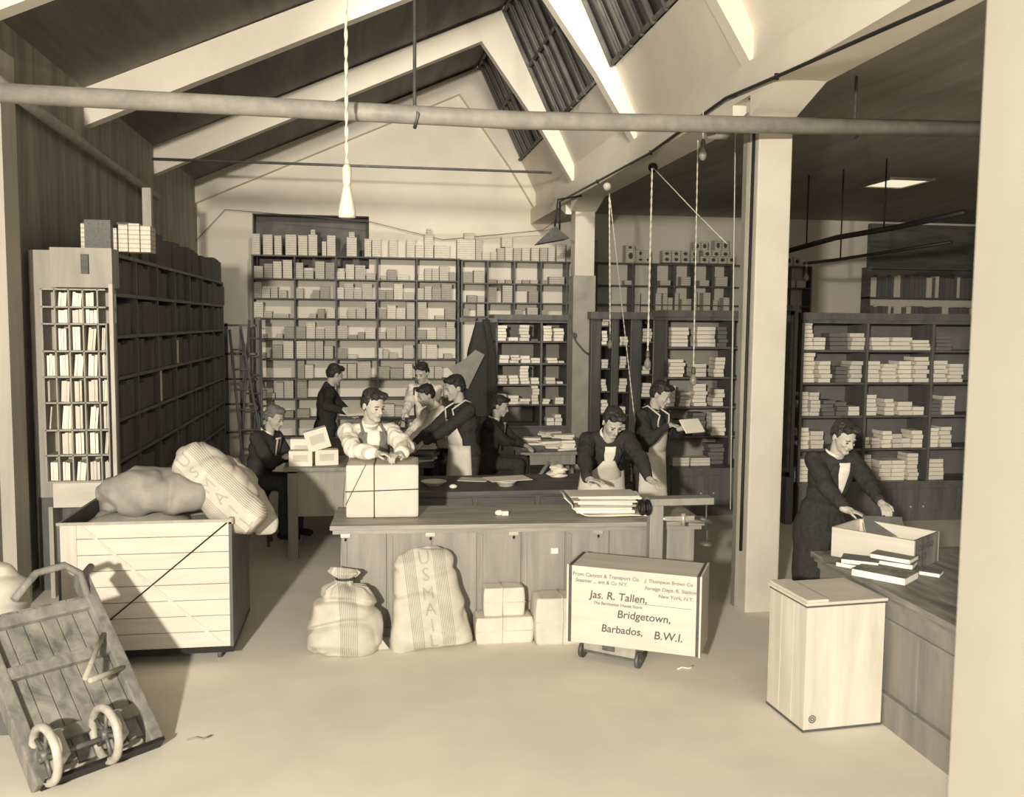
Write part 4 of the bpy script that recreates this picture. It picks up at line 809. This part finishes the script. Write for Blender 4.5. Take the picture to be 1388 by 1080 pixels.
# ------------------------------------------------------------------ people
def rotm(yaw=0, pitch=0, roll=0): return Euler((pitch, roll, yaw)).to_matrix()
def ik(S, Wp, l1, l2, hint):
    d = Wp-S; L = min(d.length, (l1+l2)*.995); dn = d.normalized(); a = (l1*l1-l2*l2+L*L)/(2*L); h = math.sqrt(max(0, l1*l1-a*a))
    hp = V(hint); hp = (hp-dn*hp.dot(dn)).normalized(); return S+dn*a+hp*h, S+dn*L
def hand(mb, w_, d, nrm, side, curl=.5, s=1.0):
    "palm, four bent fingers of different lengths and a thumb from the side of the palm"
    d = d.normalized(); nrm = (nrm-d*nrm.dot(d)).normalized(); ac = d.cross(nrm)*side     # ac points to the thumb side
    Rm = M((ac, d, nrm)).transposed()
    mb.ell(w_+d*.048*s, (.040*s, .054*s, .015*s), Rm, 14, 8); mb.cap(w_-d*.02, w_+d*.03*s, .024*s, .028*s, 10)
    for o_, L in ((.030, .070), (.010, .080), (-.011, .074), (-.031, .058)):
        p = w_+d*.085*s+ac*o_*s; a = curl*.6; d1 = d*math.cos(a)+nrm*math.sin(a)+ac*o_*1.2; d1.normalize(); q = p+d1*L*.5*s
        a2 = curl*1.5; d2 = d*math.cos(a2)+nrm*math.sin(a2)+ac*o_*.6; d2.normalize(); r = q+d2*L*.32*s; a3 = curl*2.1; d3 = d*math.cos(a3)+nrm*math.sin(a3)
        mb.cap(p, q, .0092*s, .0085*s, 8).cap(q, r, .0085*s, .0078*s, 8).cap(r, r+d3*L*.22*s, .0078*s, .0068*s, 8)
    p = w_+d*.03*s+ac*.030*s; q = p+(ac*.75+d*.6+nrm*.35).normalized()*.042*s; mb.cap(p, q, .013*s, .0105*s, 8); mb.cap(q, q+(d*.9+nrm*.5+ac*.1).normalized()*.032*s, .0105*s, .008*s, 8)
def person(label, loc, yaw, h=1.72, lean=0, side=0, twist=0, hy=0, hp=0, hr=0, LH=None, RH=None, Lh=(1, .3, -.6), Rh=(-1, .3, -.6), seated=None, top='suit', topkind='jacket', apron=None, hair='hair', vox=.009, vest=False, legs='trouser', Lc=.5, Rc=.5, Ln=(0, 0, -1), Rn=(0, 0, -1), Ld=None, Rd=None, tie=True, hstyle='side', braces=False, coat=0, group=None):
    """local frame: feet at origin, faces -Y, +X is the person's left; LH/RH are wrist targets in local metres"""
    s = h/1.72; t = thing('person', label, 'person', loc, yaw, group); t.scale = (s, s, s)
    pz = .93 if seated is None else seated+.09
    pel = V((0, 0, pz)); TM = rotm(0, R(lean), R(side)); tw = rotm(R(twist))
    def tp(x, y, z): return pel+TM @ (tw @ V((x, y, 0)) + V((0, 0, z)) if z > .2 else V((x, y, z)))
    nk = tp(0, .0, .50); SL, SR_ = tp(.165, .01, .445), tp(-.165, .01, .445)
    HM = rotm(R(hy), 0, 0) @ rotm(0, R(hp), R(hr)); hc = tp(0, .0, .53)+TM @ V((0, -.015, .045))+HM @ V((0, -.02, .085))
    H_ = lambda x, y, z: hc+HM @ V((x, y, z))
    body = MB()
    # head
    body.ell(H_(0, .012, .035), (.076, .095, .088), HM, 20, 14); body.ell(H_(0, -.022, -.02), (.064, .070, .085), HM); body.ell(H_(0, -.030, -.070), (.050, .052, .038), HM)
    body.cap(H_(-.012, -.072, -.092), H_(.012, -.072, -.092), .017, .017); body.cap(H_(0, -.086, .012), H_(0, -.108, -.026), .009, .0125, 10); body.ell(H_(0, -.098, -.03), (.018, .012, .009), HM, 10, 6)
    body.cap(H_(-.034, -.078, .022), H_(.034, -.078, .022), .011, .011, 10)
    for k in (-1, 1):
        body.ell(H_(k*.038, -.062, -.022), (.022, .024, .02), HM, 10, 8); body.ell(H_(k*.079, .012, -.004), (.009, .019, .031), HM, 10, 8)
    body.cap(H_(-.018, -.085, -.050), H_(.018, -.085, -.050), .008, .008, 8); body.cap(H_(-.015, -.082, -.062), H_(.015, -.082, -.062), .008, .008, 8)
    body.cap(nk+V((0, 0, -.05)), H_(0, .02, -.06), .058, .053)
    # trunk
    tr = [((0, 0, .02), (.165, .115, .13)), ((0, 0, .17), (.140, .100, .14)), ((0, .0, .32), (.160, .115, .17))]
    def trunk(mb, g):
        for c, r in tr: mb.ell(tp(*c), (r[0]+g, r[1]+g, r[2]+g), TM, 20, 12)
        mb.cap(tp(-.12, .005, .43), tp(.12, .005, .43), .062+g, .062+g)
    trunk(body, 0)
    arms = []
    for S, W_, hint, c, nr, dd, sd in ((SL, LH, Lh, Lc, Ln, Ld, 1), (SR_, RH, Rh, Rc, Rn, Rd, -1)):
        W_ = V(W_) if W_ else S+V((sd*.08, -.05, -.5))
        E, W2 = ik(S, W_, .29, .255, hint); arms.append((S, E, W2)); body.cap(S, E, .050, .040); body.cap(E, W2, .040, .027)
        hd_ = V(dd) if dd else (W2-E); nr_ = V(nr) if abs(V(nr).normalized().dot(hd_.normalized())) < .95 else V((0, -1, .2)); hand(body, W2, hd_, nr_, sd*(1 if True else 1), c)
    lg = []
    for k in (-1, 1):
        hip = pel+V((k*.09, 0, -.04))
        if seated is None: kn = V((k*.10, -.03-.0*lean, .49)); an = V((k*.11, .02, .09))
        else: kn = V((k*.12, -.42, pz-.02)); an = V((k*.12, -.40, max(.09, pz-.50)))
        lg.append((hip, kn, an)); body.cap(hip, kn, .080, .055); body.cap(kn, an, .052, .036); body.cap(an+V((0, .03, -.05)), an+V((0, -.13, -.055)), .036, .030)
    remesh(body, 'body', 'skin', vox, t, 2)
    # hair
    hb = MB(); hb.ell(H_(0, .022, .072), (.080, .092, .066), HM); hb.ell(H_(0, .052, .02), (.076, .068, .085), HM)
    for k in (-1, 1): hb.ell(H_(k*.066, .012, .045), (.019, .042, .045), HM)
    if hstyle == 'side': hb.ell(H_(.03, -.055, .098), (.048, .040, .026), HM); hb.ell(H_(-.035, -.045, .092), (.035, .040, .028), HM); hb.ell(H_(.05, -.03, .085), (.034, .05, .035), HM)
    elif hstyle == 'full': hb.ell(H_(0, -.045, .10), (.062, .050, .034), HM)
    elif hstyle == 'curly':
        for k in range(9): a = k*.7; hb.ell(H_(.055*math.cos(a), -.03+.05*math.sin(a), .10), (.03, .03, .028), HM, 10, 8)
    remesh(hb, 'hair', hair, max(.0055, vox*.75), t, 2, .006, 60)
    for k in (-1, 1):
        MB().ell(H_(k*.031, -.0835, .0), (.0145, .006, .0050), HM, 10, 6).ob('eye', 'eye', t); MB().cap(H_(k*.017, -.0905, .023), H_(k*.047, -.083, .021), .0036, .0026, 6).ob('eyebrow', 'eye', t)
    MB().ell(H_(0, -.0935, -.056), (.021, .004, .0042), HM, 12, 6).ob('mouth', 'lips', t)
    # upper garment
    g = .022 if topkind != 'shirt' else .016
    j = MB(); trunk(j, g)
    for S, E, W_ in arms:
        e_ = .022 if topkind == 'jacket' else .018 if topkind == 'sweater' else .024; d_ = (W_-E).normalized()
        j.cap(S, E, .054+e_*.8, .044+e_*.9); j.cap(E, W_-d_*.025, .044+e_*.9, .032+e_*.5)
    j.cap(tp(0, .02, .47), tp(0, .015, .515), .072, .060)
    if topkind == 'jacket':
        j.ell(pel+V((0, .01, -.08)), (.195, .155, .17), None)
        if coat: j.ell(pel+V((0, .01, -.15)), (.20, .165, .2)); j.cap(pel+V((-.05, .01, -.1)), pel+V((-.06, .01, -coat)), .16, .155); j.cap(pel+V((.05, .01, -.1)), pel+V((.06, .01, -coat)), .16, .155)
    jk = remesh(j, {'jacket': 'jacket', 'shirt': 'shirt', 'sweater': 'sweater'}[topkind], top, max(.010, vox*1.3), t, 2, .011 if topkind != 'shirt' else .022, 9)
    # trousers and shoes
    tr_ = MB()
    tr_.ell(pel+V((0, 0, -.03)), (.182, .132, .13))
    for hip, kn, an in lg: tr_.cap(hip, kn, .095, .075); tr_.cap(kn, an+V((0, 0, .0)), .075, .060)
    remesh(tr_, 'trousers', legs, .014, t, 2, .006, 8)
    sh = MB()
    for hip, kn, an in lg: sh.cap(an+V((0, .04, -.05)), an+V((0, -.15, -.058)), .042, .035)
    remesh(sh, 'shoes', 'black', .012, t, 1)
    # front of the chest on an ellipse, in the trunk's frame
    def fr(x, z, o_=0.0):
        a, b = .16+g, .128+g; zz = max(0, (z-.32))/.24; b *= 1-.25*zz*zz; k = min(.98, abs(x)/a); return tp(x, -b*math.sqrt(1-k*k)-o_, z)
    def patch(poly, o_, name, m, th=.006):
        # poly: rows of (z, xl, xr)
        vs = []; n = 8
        for z, xl, xr in poly:
            for i in range(n+1): vs.append(fr(xl+(xr-xl)*i/n, z, o_))
        fs = [(r*(n+1)+i, r*(n+1)+i+1, (r+1)*(n+1)+i+1, (r+1)*(n+1)+i) for r in range(len(poly)-1) for i in range(n)]
        o = MB().add(vs, fs, True).ob(name, m, t); q = o.modifiers.new('s', 'SOLIDIFY'); q.thickness = th; q.offset = 0; return o
    if topkind == 'jacket' or vest:
        if vest: patch([(.08, -.15, .15), (.2, -.15, .15), (.34, -.14, .14), (.44, -.12, .12), (.475, -.10, .10)], .006, 'waistcoat', 'vest')
        vb = .14 if topkind == 'jacket' else .20
        patch([(vb, -.004, .004), (.30, -.032, .032), (.42, -.052, .052), (.485, -.045, .045)], .010, 'shirt_front', 'shirt')
        if topkind == 'jacket':
            for k in (-1, 1): patch([(vb, min(0, k*.03), max(0, k*.03)), (.30, min(k*.028, k*.085), max(k*.028, k*.085)), (.40, min(k*.048, k*.11), max(k*.048, k*.11)), (.47, min(k*.045, k*.085), max(k*.045, k*.085))], .014, 'lapel', top, .008)
        if tie: patch([(vb+.08, -.016, .016), (.30, -.014, .014), (.45, -.012, .012), (.47, -.018, .018)], .018, 'necktie', 'suit', .006)
    cb = MB(); cc = tp(0, .012, .515); ring = []
    for k in range(20): a = 2*PI*k/20; ring.append(cc+TM @ V((.060*math.cos(a), .062*math.sin(a)-.008, .006*math.sin(a)-.005)))
    cb.tube(ring+[ring[0]], .013, 6); cb.ob('collar', 'shirt' if topkind != 'sweater' else top, t)
    if braces:
        for k in (-1, 1): MB().tube([fr(k*.085, z, .006) for z in (.05, .15, .25, .35, .43, .48)]+[tp(k*.085, .10, .46), tp(k*.06, .14, .3), tp(k*.05, .13, .1)], .010, 6).ob('brace_strap', 'suit', t)
    if apron:
        patch([(.10, -.15, .15), (.18, -.15, .15), (.28, -.125, .125), (.37, -.10, .10)] if not apron.get('bib') else apron['bib'], apron.get('o', .012 if not vest else .002), 'apron_bib', 'apron')
        rows_ = []; n = 16; vs = []; zb = apron.get('len', .5)
        for r in range(9):
            f = r/8; z = pz+.10-(.10+zb)*f
            for i in range(n+1):
                u = -1+2*i/n; a = u*R(78); rx_, ry_ = .195+.05*f, .165+.06*f
                base_ = tp(0, 0, .10)*(1-min(1, f*1.6))+V((0, pel.y, 0))*(min(1, f*1.6)); vs.append(V((base_.x+math.sin(a)*rx_, base_.y-math.cos(a)*ry_-.01*math.sin(u*11)*f, z if f > .01 else tp(0, 0, .10).z)))
        fs = [(r*(n+1)+i, r*(n+1)+i+1, (r+1)*(n+1)+i+1, (r+1)*(n+1)+i) for r in range(8) for i in range(n)]
        o = MB().add(vs, fs, True).ob('apron_skirt', 'apron', t); q = o.modifiers.new('s', 'SOLIDIFY'); q.thickness = .005
        for k in (() if apron.get('nostrap') else (-1, 1)): MB().tube([fr(k*.10, .37, .008), fr(k*.10, .42, .010), fr(k*.085, .47, .012), tp(k*.07, .02, .535), tp(k*.05, .09, .50)], .009, 6).ob('apron_strap', 'apron' if not vest else 'vest', t)
    return t
W2L = lambda loc, yaw, s, p: (M.Rotation(-yaw, 3, 'Z') @ (V(p)-V(loc)))/s     # world point into a figure's own frame
def at_(loc, yaw, h, p): return tuple(W2L(loc, yaw, h/1.72, p))
def who(label, loc, yawdeg, h, LHw=None, RHw=None, **k):
    yaw = R(yawdeg); L_ = {}
    if LHw: L_['LH'] = at_(loc, yaw, h, LHw)
    if RHw: L_['RH'] = at_(loc, yaw, h, RHw)
    return person(label, loc, yaw, h, **L_, **k)
# parcel wrapper at the left end of the counter
who('person in waistcoat and white shirtsleeves tying the large wrapped parcel', (.01, 7.52, 0), 14, 1.78, (.27, 6.98, 1.30), (.06, 6.93, 1.31), lean=9, hy=22, hp=14, top='shirt', topkind='shirt', vest=True, apron={'len': .62}, vox=.0058, hair='hairb', tie=False, Lh=(1, -.1, -.55), Rh=(-1, -.1, -.7), Lc=.9, Rc=.9, Ld=(-.8, -.5, .0), Rd=(.9, -.4, 0))
# leaning man
who('person in dark jacket and pale apron leaning over the periodicals bundle', (2.04, 7.83, 0), -2, 1.74, (2.28, 6.98, .97), (1.74, 7.05, 1.01), lean=34, hy=10, hp=36, top='suit', apron={'len': .3, 'bib': [(.0, -.16, .16), (.10, -.155, .155), (.19, -.13, .13), (.27, -.085, .085), (.35, -.05, .05)], 'o': .022, 'nostrap': 1}, vox=.0058, hair='hair', tie=False, Lh=(1, .2, .1), Rh=(-1, .2, 0), Lc=.25, Rc=.25, Ld=(.3, -.9, -.2), Rd=(.6, -.75, 0))
# man with pad
who('person in dark sweater and apron writing on a pad before the bookcase', (2.75, 8.75, 0), 42, 1.76, (2.98, 8.42, 1.30), (2.86, 8.45, 1.33), lean=7, hy=8, hp=24, top='suit', topkind='sweater', apron={'len': .55}, vox=.0062, hair='hair', Lh=(1, .4, -.9), Rh=(-1, .5, -.9), Lc=.7, Rc=.8, Ld=(.6, -.5, .2), Rd=(.7, -.3, 0))
# young man at crate
who('young person in dark coat packing the open crate at right', (3.40, 6.42, 0), 6, 1.66, (3.53, 5.78, 1.04), (3.27, 5.84, 1.03), lean=17, hy=6, hp=26, top='suit', vox=.0058, hair='hairb', tie=False, Lh=(1, .3, -.6), Rh=(-1, .2, -.8), Lc=.6, Rc=.4, coat=.6, Ld=(-.2, -.9, -.3), Rd=(.75, -.55, -.2))
# far group
who('grey-haired person in a dark coat seated by the desk, seen from the side', (-1.10, 9.6, 0), 62, 1.70, (-.78, 9.35, .95), (-.75, 9.5, .95), lean=16, hp=20, seated=.62, top='suit', vox=.010, hair='hairg', coat=.0, hstyle='full')
who('person all in dark clothes holding books before the packet shelving', (-.50, 11.65, 0), 100, 1.78, (-.18, 11.35, 1.18), (-.22, 11.3, 1.2), lean=6, hp=22, top='suit', topkind='sweater', vox=.010, hair='hair', hstyle='full', hy=20)
who('person in white shirt and braces sorting at the far side of the work table', (.78, 11.85, 0), -32, 1.80, (.62, 11.3, 1.0), (.45, 11.35, 1.02), lean=7, hp=20, top='shirt', topkind='shirt', braces=True, vox=.010, hair='hair', tie=False)
who('person in white shirt bent low over the work table behind the aproned man', (.95, 10.35, 0), -70, 1.68, (.42, 10.1, .95), (.40, 10.35, .95), lean=26, hp=20, top='shirt', topkind='shirt', vox=.010, hair='hair', tie=False)
who('person in dark jacket with pale apron straps reaching over the work table', (1.02, 9.3, 0), -72, 1.78, (.52, 9.25, 1.04), (.50, 9.45, 1.06), lean=8, hp=14, top='suit', topkind='sweater', apron={'len': .6}, vox=.009, hair='hair')
who('person in dark suit seated in profile before the far bookcase', (1.42, 10.75, 0), 66, 1.70, (1.85, 10.6, .86), (1.82, 10.75, .86), lean=10, hp=16, seated=.60, top='suit', vox=.010, hair='hair')
for x, y, z, lab in ((-1.10, 9.63, .62, 'wooden stool under the grey-haired person'), (1.42, 10.78, .60, 'wooden stool under the seated person in dark suit')):
    t = thing('stool', lab, 'stool', (x, y, 0)); MB().lathe([(.01, z-.045), (.16, z-.04), (.17, z-.02), (.16, z-.015), (.01, z-.01)], 20).ob('seat', 'darkwood', t)
    for k in range(4): a = PI/4+k*PI/2; MB().tube([(.12*math.cos(a), .12*math.sin(a), z-.04), (.17*math.cos(a), .17*math.sin(a), 0)], .016, 8).ob('leg', 'darkwood', t)
# what they hold
fine_book('white pad the person in the dark sweater writes on', (3.06, 8.34, 1.33), R(25), .24, .15, .015, 'paper', 'held papers', tilt=R(50))
fine_book('dark book held over the open crate by the young person', (3.42, 5.62, .93), R(-18), .25, .17, .05, 'bookd', 'held papers', tilt=R(38))
fine_book('pale book held by the person before the packet shelving', (-.15, 11.2, 1.2), R(30), .22, .15, .04, 'bookl', 'held papers', tilt=R(25))
# ------------------------------------------------------------------ clutter on tables
def pile(name, x, y, z, n, L_, W_, hmin, hmax, ms, lab, grp, spread=.03, ang=.5, cat='book'):
    for k in range(n):
        h = rnd.uniform(hmin, hmax); m = rnd.choice(ms); fw = rnd.uniform(.85, 1.05)
        o = obj(name, BKm.get(m) or PK[1], None, (x+rnd.uniform(-spread, spread), y+rnd.uniform(-spread, spread), z+.001), (0, 0, rnd.uniform(-ang, ang))); o.scale = (L_*fw, W_*fw, h*.95); z += h
        pos = 'topmost' if k == n-1 and n > 1 else 'lowest' if k == 0 and n > 1 else ordn(k)+' from bottom'
        tag(o, '%s book %s%s' % ({'bookl': 'pale', 'paper': 'white', 'paper2': 'cream', 'bookm': 'grey', 'bookd': 'dark'}[m], pos, ' in '+lab), cat, grp)
G1 = 'books heaped on the long work table'
wt = [(.22, 9.85, 5, 'the front left heap on the work table'), (.42, 9.95, 9, 'the tall front heap on the work table'), (.62, 9.85, 8, 'the heap before the aproned reaching person'), (.60, 10.12, 7, 'the front right heap on the work table'), (.15, 10.3, 8, 'the middle left heap on the work table'), (.35, 10.6, 7, 'the back left heap on the work table'), (.05, 10.75, 6, 'the far left heap near the canister'), (.62, 10.7, 6, 'the back heap near the white box')]
for x, y, n, lab in wt: pile('book', x, y, .782, n, .24, .17, .018, .035, ('bookd', 'bookm', 'bookl', 'paper', 'bookd'), lab, G1)
G2 = 'books heaped on the side table'
for x, y, n, lab in ((1.98, 10.85, 4, 'the front left heap on the side table'), (2.2, 10.85, 5, 'the front middle heap on the side table'), (2.38, 10.9, 7, 'the front right heap on the side table'), (2.05, 11.2, 5, 'the back left heap on the side table'), (2.3, 11.25, 8, 'the back right heap on the side table')):
    pile('book', x, y, .762, n, .26, .18, .018, .035, ('bookl', 'paper', 'paper', 'bookd', 'paper2'), lab, G2)
# cartons on the desk
for i, (x, y, z, rz, ry, lab) in enumerate(((-.62, 9.05, .902, 0, 0, 'lower left white carton on the desk beside the parcel wrapper'), (-.62, 9.25, .902, 0, 0, 'taller white carton standing behind on the desk'), (-.38, 9.1, .902, .1, 0, 'right white carton on the desk beside the parcel wrapper'), (-.44, 9.08, 1.06, .1, -.28, 'tilted open white carton with label on top of the desk cartons'))):
    t = thing('carton', lab, 'box', (x, y, z), rz); t.rotation_euler = (0, ry, rz); hh = (.15, .24, .15, .20)[i]
    MB().box(-.11, .11, -.07, .07, 0, hh, c=.004).ob('carton_body', 'paper', t); MB().box(-.07, .07, -.073, -.07, hh*.3, hh*.75).ob('carton_label', 'paper2', t)
o = MB().ell((0, 0, .0), (.40, .22, .15), n=28, m=18); me = o.mesh('bolster', 'shelf')
for v in me.vertices: v.co += V(v.co).normalized()*noise.noise(V(v.co)*7)*.03; v.co.z = max(v.co.z, -.10)
K['lump'] = mat('grey_canvas_roll', .20, .13, sc=6, bump=.3); me.materials[0] = K['lump']; b_ = obj('canvas_roll', me, None, (-.36, 10.15, .885)); tag(b_, 'big grey canvas roll lying on the left of the work table', 'roll')
t = thing('tin_canister', 'tall dark tin canister standing at the back of the work table', 'canister', (.10, 11.05, .782)); MB().lathe([(.08, 0), (.085, .02), (.085, .42), (.075, .45), (.03, .47)], 20).ob('canister_body', 'iron', t); MB().lathe([(.088, .40), (.088, .46), (.02, .475)], 20).ob('lid', 'pipe', t)
t = thing('metal_pail', 'dark rounded metal pail behind the work table heaps', 'pail', (.38, 11.0, .782)); MB().lathe([(.09, 0), (.12, .2), (.13, .24), (.12, .25), (.10, .02)], 20).ob('pail_body', 'iron', t); MB().ring((0, 0, .24), (0, 1, .2), .12, .005).ob('bail_handle', 'black', t)
t = thing('card_index', 'dark box with a white label on the work table before the white-shirted person', 'box', (.62, 11.0, .95), R(8)); MB().box(-.14, .16, -.1, .12, 0, .2, c=.01).ob('case', 'bookm', t); MB().box(-.12, .02, -.103, -.1, .05, .16).ob('white_label', 'paper', t)
o = MB().box(-.14, .18, -.12, .14, 0, .165, c=.006).ob('stand', 'darkwood', None, (.62, 11.0, .782)); tag(o, 'dark low stand under the labelled box on the work table', 'stand')
# things on the sorting desk
def dish(label, x, y, r, h, z=.792, m='china', pp=False):
    t = thing('bowl', label, 'bowl', (x, y, z)); MB().lathe([(r*.6, 0), (r*.65, .004), (r*.97, h), (r, h), (r*.98, h-.006), (r*.6, .008)], 24).ob('dish', m, t)
    return t
dish('left shallow white bowl on the dark sorting desk', .62, 8.45, .12, .04); dish('right white bowl under papers on the dark sorting desk', 1.28, 8.35, .11, .055)
o = MB().box(-.2, .2, -.13, .13, 0, .004).ob('paper_sheet', 'paper', None, (1.30, 8.38, .852), (0, 0, .2)); tag(o, 'white sheets lying across the right bowl on the sorting desk', 'paper')
o = MB().box(-.14, .14, -.1, .1, 0, .005).ob('paper_sheet', 'paper2', None, (1.02, 8.7, .793), (0, 0, -.3)); tag(o, 'flat cream sheet between the two bowls on the sorting desk', 'paper')
o = MB().ell((0, 0, .02), (.04, .03, .02), n=10, m=6).ob('paper_twist', 'paper', None, (.78, 8.25, .793)); tag(o, 'small white paper twist on the sorting desk near the left bowl', 'paper')
t = thing('paper_heap', 'heap of crumpled white papers at the right end of the sorting desk', 'papers', (1.86, 8.7, .792))
for k in range(5):
    mb = MB().ell((0, 0, .02), (.09, .06, .022), n=14, m=8); me = mb.mesh('crumpled_sheet', 'paper')
    for v in me.vertices: v.co += V(v.co).normalized()*noise.noise(V(v.co)*30+V((k, 0, 0)))*.03
    obj('crumpled_sheet', me, t, (rnd.uniform(-.05, .05), rnd.uniform(-.05, .05), k*.022), (0, 0, k))
# coats hanging at the end of the far bookcase
ct_ = thing('hanging_coats', 'dark coats hanging against the left end of the far bookcase', 'coat', (1.60, 13.2, 0))
def drape(x, y, w_, z0, z1, m, name, seed):
    vs = []; nu, nv = 28, 24
    for j in range(nv+1):
        f = j/nv; z = z1-(z1-z0)*f; ww = w_*(.35+.65*min(1, f*3.2))*(1+.12*f)
        for i in range(nu):
            a = 2*PI*i/nu; rr = 1+.13*math.sin(5*a+seed)*min(1, f*2); vs.append((x+ww*math.cos(a)*rr, y+.11*(.5+.5*min(1, f*3))*math.sin(a)*rr, z))
    fs = [(j*nu+i, j*nu+(i+1) % nu, (j+1)*nu+(i+1) % nu, (j+1)*nu+i) for j in range(nv) for i in range(nu)]+[list(range(nu))]
    return MB().add(vs, fs, True).ob(name, m, ct_)
drape(.02, .0, .17, .95, 2.30, 'suit', 'coat', 1); drape(.12, .05, .14, .7, 2.34, 'suit', 'coat', 3); drape(-.1, .02, .13, .55, 1.75, 'suit', 'coat', 5)
MB().box(-.25, .3, .12, .26, 2.3, 2.36).ob('peg_rail', 'darkwood', ct_)
for k in (-.02, .12): MB().tube([(k, .12, 2.33), (k, 0, 2.33), (k, -.02, 2.36)], .01, 6).ob('peg', 'black', ct_)
o = MB().prism([(-.26, -.02), (.02, -.32), (.25, .18), (.12, .25), (-.05, .1)], 0, .012).ob('paper_fan', mat('grey_sheet', .3, .22, sc=6), None, (1.42, 13.02, 1.66), (R(8), 0, 0)); tag(o, 'large grey folded sheet hanging before the dark coats', 'sheet')
